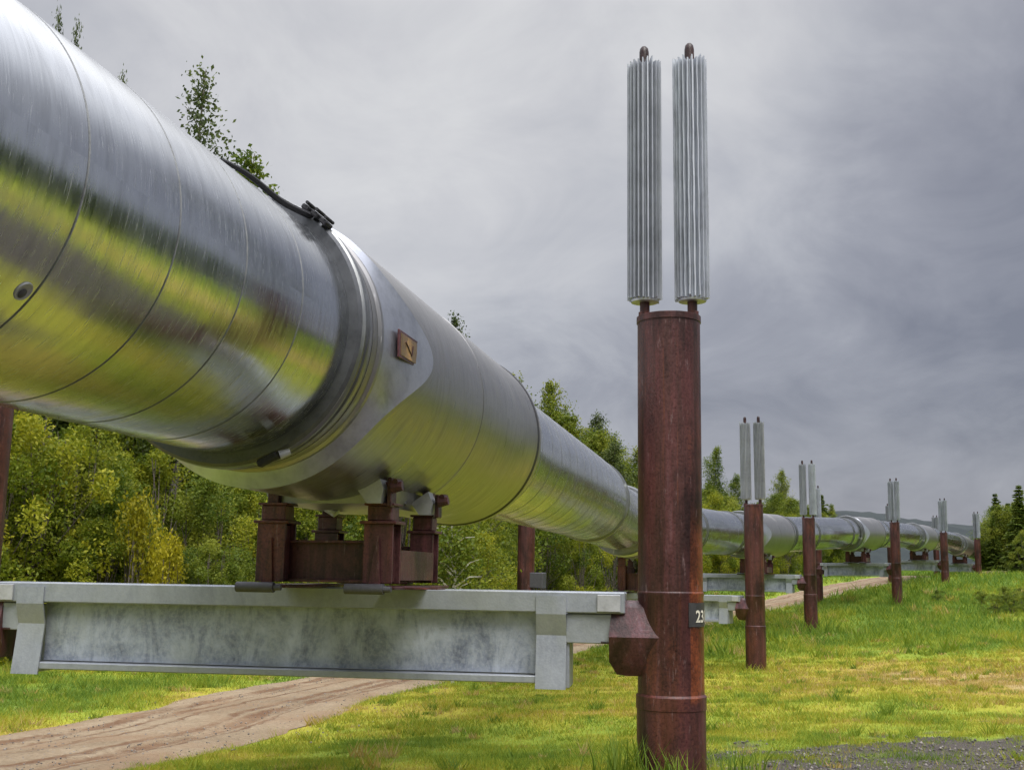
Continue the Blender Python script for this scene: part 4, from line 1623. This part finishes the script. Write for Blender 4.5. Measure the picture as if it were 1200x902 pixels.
r1 = np.random.default_rng(5)
cnt = 0
for i in range(120):
    Yd = 24 + 80 * (i / 120) ** 1.1
    off = 13.5 + 9 * r1.random() + (2.5 if Yd < 34 else 0)
    x, y = pipe_off(Yd, off)
    px, _ = proj((x, y, 2))
    if px > 985 or y < 20: continue
    lim = np.interp(px, sky_x, sky_y) + 8 + 55 * r1.random()
    zt = U(px, lim, y).z
    H = min(zt - gz1(x, y), 9 + 6 * r1.random())
    if H < 3: continue
    kd = [K_BIRCH[0], K_BIRCH[1], K_BIRCH[2], K_BIRCH[3], K_SPR[0], K_DARKB[0], K_BIRCH[1], K_SPR[2]][int(r1.random() * 8)]
    isS = kd in K_SPR
    plant(kd, 'spruce_tree' if isS else 'birch_tree', x, y, H,
          'green spruce in the dense wood left of the dirt track' if isS else 'leafy birch in the dense wood left of the dirt track', 'tree',
          'spruces in the wood left of the track' if isS else 'birches in the wood left of the track', .95 * max(1.0, 8 / H))
    cnt += 1
# front row of bushes
for i in range(74):
    Yd = 21.5 + 80 * (i / 74) ** 1.35
    off = 11.0 + 4.0 * r1.random() - (1.2 if Yd > 40 else 0)
    x, y = pipe_off(Yd, off)
    px, _ = proj((x, y, 2))
    if px > 975 or y < 24.5: continue
    lim = np.interp(px, sky_x, sky_y) + 25
    H = min(3.4 + 2.4 * r1.random(), U(px, lim, y).z - gz1(x, y))
    if H < 1.2: continue
    kd = (K_BUSH + K_BUSHB)[int(r1.random() * 6)]
    plant(kd, 'bush', x, y, H, 'leafy yellow-green bush in the thicket along the dirt track', 'bush', 'bushes along the left of the track', 1.0 * max(1, 3.6 / H))
for (px, Yd, H) in ((12, 28.5, 4.4), (70, 29.5, 5.2), (120, 28, 4.2), (180, 30, 5.0), (250, 29, 4.3), (300, 30.5, 4.2), (-60, 28, 4.6), (-140, 27, 5), (360, 33, 4), (420, 34, 3.6), (480, 37, 3.8), (570, 44, 4.0), (680, 52, 4.0), (720, 55, 4.4), (840, 74, 4.2), (870, 80, 4), (920, 84, 4.4), (950, 88, 4)):
    q = U(px, 670, Yd)
    kd = (K_BUSH + K_BUSHB)[int(r1.random() * 6)]
    plant(kd, 'bush', q.x, q.y, H, 'leafy yellow-green bush in the thicket along the dirt track', 'bush', 'bushes along the left of the track', 1.05)
q = U(165, 548, 25.6)
g0 = plant(K_GOLD, 'bush', q.x, q.y, 3.3, 'bush turned golden yellow, upper one of two below the pipe', 'bush', None, .55)
q = U(207, 592, 25.2)
plant(K_GOLD, 'bush', q.x, q.y, 2.5, 'bush turned golden yellow, lower one of two below the pipe', 'bush', None, .55)
for i in range(22):
    px = -90 + 640 * (i + r1.random()) / 22
    q = U(px, 690, 26.0 + 2.2 * r1.random() + max(0, (px - 250) / 300) * 7)
    plant((K_BUSH + K_BUSHB)[i % 6], 'bush', q.x, q.y, 2.2 + 1.1 * r1.random(), 'leafy yellow-green bush in the thicket along the dirt track', 'bush', 'bushes along the left of the track', 1.25)
# young birch with a white stem
q = U(533, 690, 22.5)
plant(K_YOUNG, 'birch_tree', q.x, q.y, U(545, 600, 22.5).z - gz1(q.x, q.y), 'young birch with a thin white stem right of the rusty shoe', 'tree', None, 1.1)
for i in range(36):
    px = 812 + 178 * (i + r1.random()) / 36
    Yd = 86 + 20 * r1.random()
    x, y = U(px, 660, Yd).xy
    H = U(px, np.interp(px, sky_x, sky_y) + 1 + 30 * r1.random(), Yd).z - gz1(x, y)
    kd = K_BIRCH[i % 4]
    plant(kd, 'birch_tree', x, y, H, 'leafy birch in the dense wood left of the dirt track', 'tree', 'birches in the wood left of the track', 1.7)
for i in range(16):
    px = -120 + 640 * (i + r1.random()) / 16
    Yd = 33 + 8 * r1.random()
    x, y = U(px, 660, Yd).xy
    plant((K_BUSH + K_BUSHB)[i % 6], 'bush', x, y, min(7.0, U(px, max(np.interp(px, sky_x, sky_y) + 40, 380), Yd).z - gz1(x, y)), 'leafy yellow-green bush in the thicket along the dirt track', 'bush', 'bushes along the left of the track', 1.0)
for i in range(20):
    px = 560 + 185 * (i + r1.random()) / 20
    Yd = 60 + 10 * r1.random()
    x, y = U(px, 660, Yd).xy
    H = U(px, np.interp(px, sky_x, sky_y) - 6 + 40 * r1.random(), Yd).z - gz1(x, y)
    kd = (K_BIRCH + K_DARKB)[i % 6]
    isS = kd in K_SPR
    plant(kd, 'spruce_tree' if isS else 'birch_tree', x, y, H,
          'green spruce in the dense wood left of the dirt track' if isS else 'leafy birch in the dense wood left of the dirt track', 'tree',
          'spruces in the wood left of the track' if isS else 'birches in the wood left of the track', 1.3)
# right-hand wood behind the mound
for i in range(44):
    Yd = 96 + 24 * r1.random()
    px = 1160 + 300 * r1.random() ** 1.4
    x, y = U(px, 660, Yd).xy
    lim = np.interp(px, sky_x, sky_y) + 8 + 30 * r1.random()
    H = U(px, lim, y).z - gz1(x, y)
    kd = [K_SPR[0], K_SPR[1], K_BIRCH[3], K_BIRCH[1], K_BIRCH[2], K_BIRCH[0]][int(r1.random() * 6)]
    isS = kd in K_SPR + K_SPRD
    plant(kd, 'spruce_tree' if isS else 'birch_tree', x, y, max(3.5, H),
          'spruce in the wood behind the grassy mound at the right' if isS else 'birch in the wood behind the grassy mound at the right', 'tree',
          'spruces in the wood at the right' if isS else 'birches in the wood at the right', 1.35)
for i in range(34):
    px = 1150 + 74 * (i + r1.random()) / 34
    Yd = 97 + 14 * r1.random()
    x, y = U(px, 660, Yd).xy
    H = U(px, np.interp(px, sky_x, sky_y) + 2 + 34 * r1.random(), Yd).z - gz1(x, y)
    kd = (K_BIRCH + K_SPR)[(0, 2, 1, 3, 0, 1, 4, 2)[i % 8]]
    isS = kd in K_SPR
    plant(kd, 'spruce_tree' if isS else 'birch_tree', x, y, max(3.0, H),
          'spruce in the wood behind the grassy mound at the right' if isS else 'birch in the wood behind the grassy mound at the right', 'tree',
          'spruces in the wood at the right' if isS else 'birches in the wood at the right', 1.9)
for i in range(16):
    Yd = 84 + 14 * r1.random(); px = 1176 + 190 * r1.random()
    x, y = U(px, 660, Yd).xy
    plant(K_BUSHB[i % 2], 'bush', x, y, 2.0 + 1.6 * r1.random(), 'green bush at the foot of the right-hand wood', 'bush', 'bushes at the foot of the right-hand wood', 1.3)
# scrub on the mound, low weeds
for i, (px, Yd, H) in enumerate(((1165, 47, .8), (1186, 48, .9), (1204, 46, .9), (1150, 52, .7), (1176, 53, .8), (1198, 52, .8), (1100, 56, .6))):
    x, y = U(px, 690, Yd).xy
    plant(K_BUSHB[i % 2], 'weed_clump', x, y, H, 'low leafy weed clump in the tall grass right of the posts', 'weeds', 'weed clumps on the grassy mound', 1.9)

# far-off wood behind the viewpoint that mirrors in the pipe: one mass
gvv, gtt = [], []
for i in range(110):
    a = R(-150 + 203 * (i / 110)) + r1.normal() * .015
    d = 44 + 26 * r1.random()
    x, y = 4 + d * math.cos(a), 2 + d * math.sin(a)
    kd = (K_SPR + K_DARKB)[i % 5]
    v, tt = kd.raw
    nq = len(v) // 4
    sel = r1.random(nq) < .3
    vq = v.reshape(-1, 4, 3)[sel]
    cen = vq.mean(1, keepdims=True)
    vq = cen + (vq - cen) * 2.2
    s = (9.5 + 4 * r1.random()) / kd.H
    vq = vq * s * np.array([1.5, 1.5, 1.0]) + np.array([x, y, gz1(x, y)])
    gvv.append(vq.reshape(-1, 3)); gtt.append(tt.reshape(-1, 4)[sel].ravel())
gvv = np.vstack(gvv)
me = np_mesh('distant_wood', gvv, np.arange(len(gvv)).reshape(-1, 4), [NEED], {'tone': np.concatenate(gtt)})
tag(link_mesh('distant_wood', me), 'dark wood across the clearing seen mirrored in the pipe', 'wood', None, 'stuff')

# grass tufts at posts ----------------------------------------------------


def tuft(x, y, n, h, spread, label):
    a = rng.random(n) * 6.283
    b0 = np.stack([x + rng.normal(size=n) * spread, y + rng.normal(size=n) * spread * .7, np.zeros(n)], 1)
    b0[:, 2] = gz(b0[:, 0], b0[:, 1]) - .01
    hh = h * (.45 + .65 * rng.random(n))
    ln = hh * (.2 + .55 * rng.random(n))
    w2 = .004 + .003 * rng.random(n)
    ca, sa = np.cos(a), np.sin(a)
    side = np.stack([-sa, ca, 0 * a], 1) * w2[:, None]
    o_ = np.stack([ca, sa, 0 * a], 1)
    m_ = b0 + o_ * (ln * .35)[:, None] + np.array([0, 0, 1]) * (hh * .62)[:, None]
    t_ = b0 + o_ * ln[:, None] + np.array([0, 0, 1]) * hh[:, None]
    v = np.stack([b0 - side, b0 + side, m_ - side * .8, m_ + side * .8, t_], 1)
    base = 5 * np.arange(n)[:, None]
    f = np.concatenate([base + np.array([0, 1, 3]), base + np.array([0, 3, 2]), base + np.array([2, 3, 4])])
    tn = np.repeat(np.clip(.12 + .14 * rng.normal(size=n), 0, 1), 5)
    me = np_mesh('grass_tuft', v.reshape(-1, 3), f, [BLADE], {'tone': tn})
    return tag(link_mesh('grass_tuft', me), label, 'grass tuft', 'tall grass tufts at the foot of the nearest post')


px1, py1 = RPOS[0]
tuft(px1 - .33, py1 - .18, 170, .42, .11, 'tall grass tuft at the left foot of the numbered post')
tuft(px1 - .02, py1 - .36, 70, .34, .08, 'grass tuft directly in front of the numbered post')
tuft(px1 + .45, py1 - .12, 80, .34, .08, 'sparse grass tuft at the right foot of the numbered post')

# brush heaps on the far verge
for (px, Yd, lab) in ((45, 25.5, 'dark heap of dead brushwood on the verge at far left'), (142, 24.6, 'small heap of dead brushwood on the verge right of the larger one')):
    x, y = U(px, 792, Yd).xy
    z = gz1(x, y)
    g = MB()
    for i in range(90):
        c = Vector((x + random.gauss(0, .5), y + random.gauss(0, .3), z + abs(random.gauss(0, .13))))
        d = Vector((random.gauss(0, 1), random.gauss(0, 1), random.gauss(0, .35))).normalized() * random.uniform(.15, .45)
        g.tube(c - d, c + d, .014, .006, 4, 0, False)
    tag(g.build('brush_heap', TWIG), lab, 'brushwood')

# far hills ---------------------------------------------------------------


def mat_hill():
    m, nt, p = new_mat('forested_hill')
    w = NT(nt)
    pos = w.n('ShaderNodeNewGeometry').outputs['Position']
    n = w.noise(pos, .02, 6, .7)
    w.l(w.ramp(n, [(.35, (.014, .021, .025)), (.65, (.030, .041, .040))]), p.inputs['Base Color'])
    p.inputs['Roughness'].default_value = 1.0
    return m


HM = mat_hill()
hx = np.linspace(-2600, 2600, 521)
rows = [(1150, 0.0), (1250, .45), (1350, .8), (1450, 1.0), (1700, .8), (2000, .2)]
crest = 26 + 52 * np.exp(-((hx - 430) / 190) ** 2) + 22 * np.exp(-((hx - 760) / 160) ** 2) + 20 * fbm(hx * .006 + 4, hx * 0 + 2, 4) + 6 * fbm(hx * .06, hx * 0 + 8, 3)
V = np.stack([np.stack([hx, np.full_like(hx, yy) + 60 * (fbm(hx * .004, hx * 0 + yy, 2) - .5), -4 + crest * kk + (5 * fbm(hx * .08, hx * 0 + yy, 3) * kk)], 1) for yy, kk in rows], 0)
ny, nx = V.shape[:2]
ii = np.arange(nx * ny).reshape(ny, nx)
F = np.stack([ii[:-1, :-1], ii[:-1, 1:], ii[1:, 1:], ii[1:, :-1]], -1).reshape(-1, 4)
tag(link_mesh('hills', np_mesh('hills', V.reshape(-1, 3), F, [HM], None, True)), 'low dark forested hills on the horizon', None, None, 'structure')

# ------------------------------------------------------------------ sky and light
SUN_EL, SUN_AZ = R(58), R(200)      # azimuth measured from +Y clockwise: sun behind the camera, to the right
wd = bpy.data.worlds.new('World')
sc.world = wd
wd.use_nodes = True
nt = wd.node_tree
w = NT(nt)
bg = nt.nodes['Background']
sky = w.n('ShaderNodeTexSky', sky_type='NISHITA')
sky.sun_disc = False
sky.sun_elevation = SUN_EL
sky.sun_rotation = SUN_AZ
sky.air_density, sky.dust_density = 1.0, 3.0
tc = w.n('ShaderNodeTexCoord').outputs['Generated']
sep = w.n('ShaderNodeSeparateXYZ'); w.l(tc, sep.inputs[0])
zc = w.math('MAXIMUM', sep.outputs[2], 0.0)
den = w.math('ADD', zc, .42)
cx_ = w.math('DIVIDE', sep.outputs[0], den); cy_ = w.math('DIVIDE', sep.outputs[1], den)
cmb = w.n('ShaderNodeCombineXYZ'); w.l(cx_, cmb.inputs[0]); w.l(cy_, cmb.inputs[1])
n1 = w.noise(w.mapping(cmb.outputs[0], (1, .8, 1), (3.1, 1.7, 0)), 1.5, 6, .55, .5)
n2 = w.noise(w.mapping(cmb.outputs[0], (1, .9, 1), (7.7, 4.2, 2)), 4.2, 6, .58, .6)


def lobe(px, py, width, amp):
    d = (U(px, py, 10) - EYE).normalized()
    v = w.n('ShaderNodeVectorMath', operation='DOT_PRODUCT'); w.l(tc, v.inputs[0]); v.inputs[1].default_value = d
    mr = w.n('ShaderNodeMapRange', interpolation_type='SMOOTHSTEP')
    mr.inputs['From Min'].default_value = math.cos(R(width)); mr.inputs['From Max'].default_value = 1.0
    mr.inputs['To Max'].default_value = amp
    w.l(v.outputs['Value'], mr.inputs['Value'])
    return mr.outputs[0]


f = w.math('ADD', .64, w.math('MULTIPLY', w.math('SUBTRACT', n1, .5), 1.05))
f = w.math('ADD', f, w.math('MULTIPLY', w.math('SUBTRACT', n2, .5), .85))
for a in ((560, 0, 30, .26), (1300, 800, 40, -.50), (1010, 440, 3.5, .08)):
    f = w.math('ADD', f, lobe(*a))
cl = w.ramp(f, [(.0, (1.15, 1.19, 1.45)), (.35, (1.9, 1.94, 2.2)), (.6, (2.75, 2.79, 3.0)), (.85, (3.5, 3.5, 3.62)), (1.0, (3.95, 3.95, 4.0))])
zen = w.n('ShaderNodeMapRange', interpolation_type='SMOOTHSTEP')  # overhead sky boosted above the frame to brighten ground and trees
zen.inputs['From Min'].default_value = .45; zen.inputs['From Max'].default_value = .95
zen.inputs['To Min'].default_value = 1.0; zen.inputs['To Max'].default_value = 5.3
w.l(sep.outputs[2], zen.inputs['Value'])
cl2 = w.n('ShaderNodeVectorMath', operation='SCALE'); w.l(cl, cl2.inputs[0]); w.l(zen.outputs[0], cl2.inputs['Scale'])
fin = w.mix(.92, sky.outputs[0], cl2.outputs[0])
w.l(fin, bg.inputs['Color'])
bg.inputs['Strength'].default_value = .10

sun = bpy.data.lights.new('sun', 'SUN')
sun.energy = 1.5
sun.angle = R(35)
sun.color = (1, .96, .90)
so = bpy.data.objects.new('sun', sun)
COL.objects.link(so)
# direction to the sun for the sky's rotation convention
sd_ = Vector((math.sin(SUN_AZ) * math.cos(SUN_EL) * -1, math.cos(SUN_AZ) * math.cos(SUN_EL), math.sin(SUN_EL)))
so.rotation_euler = sd_.to_track_quat('Z', 'Y').to_euler()
so.location = (0, -10, 40)

vs_ = sc.view_settings
vs_.view_transform = 'Standard'
vs_.look = 'None'
vs_.exposure = 0.83
vs_.gamma = 1
vs_.use_curve_mapping = False
sc.cycles.use_denoising = True
sc.cycles.max_bounces = 6
sc.cycles.transparent_max_bounces = 4
sc.cycles.use_adaptive_sampling = True
sc.cycles.adaptive_threshold = .02
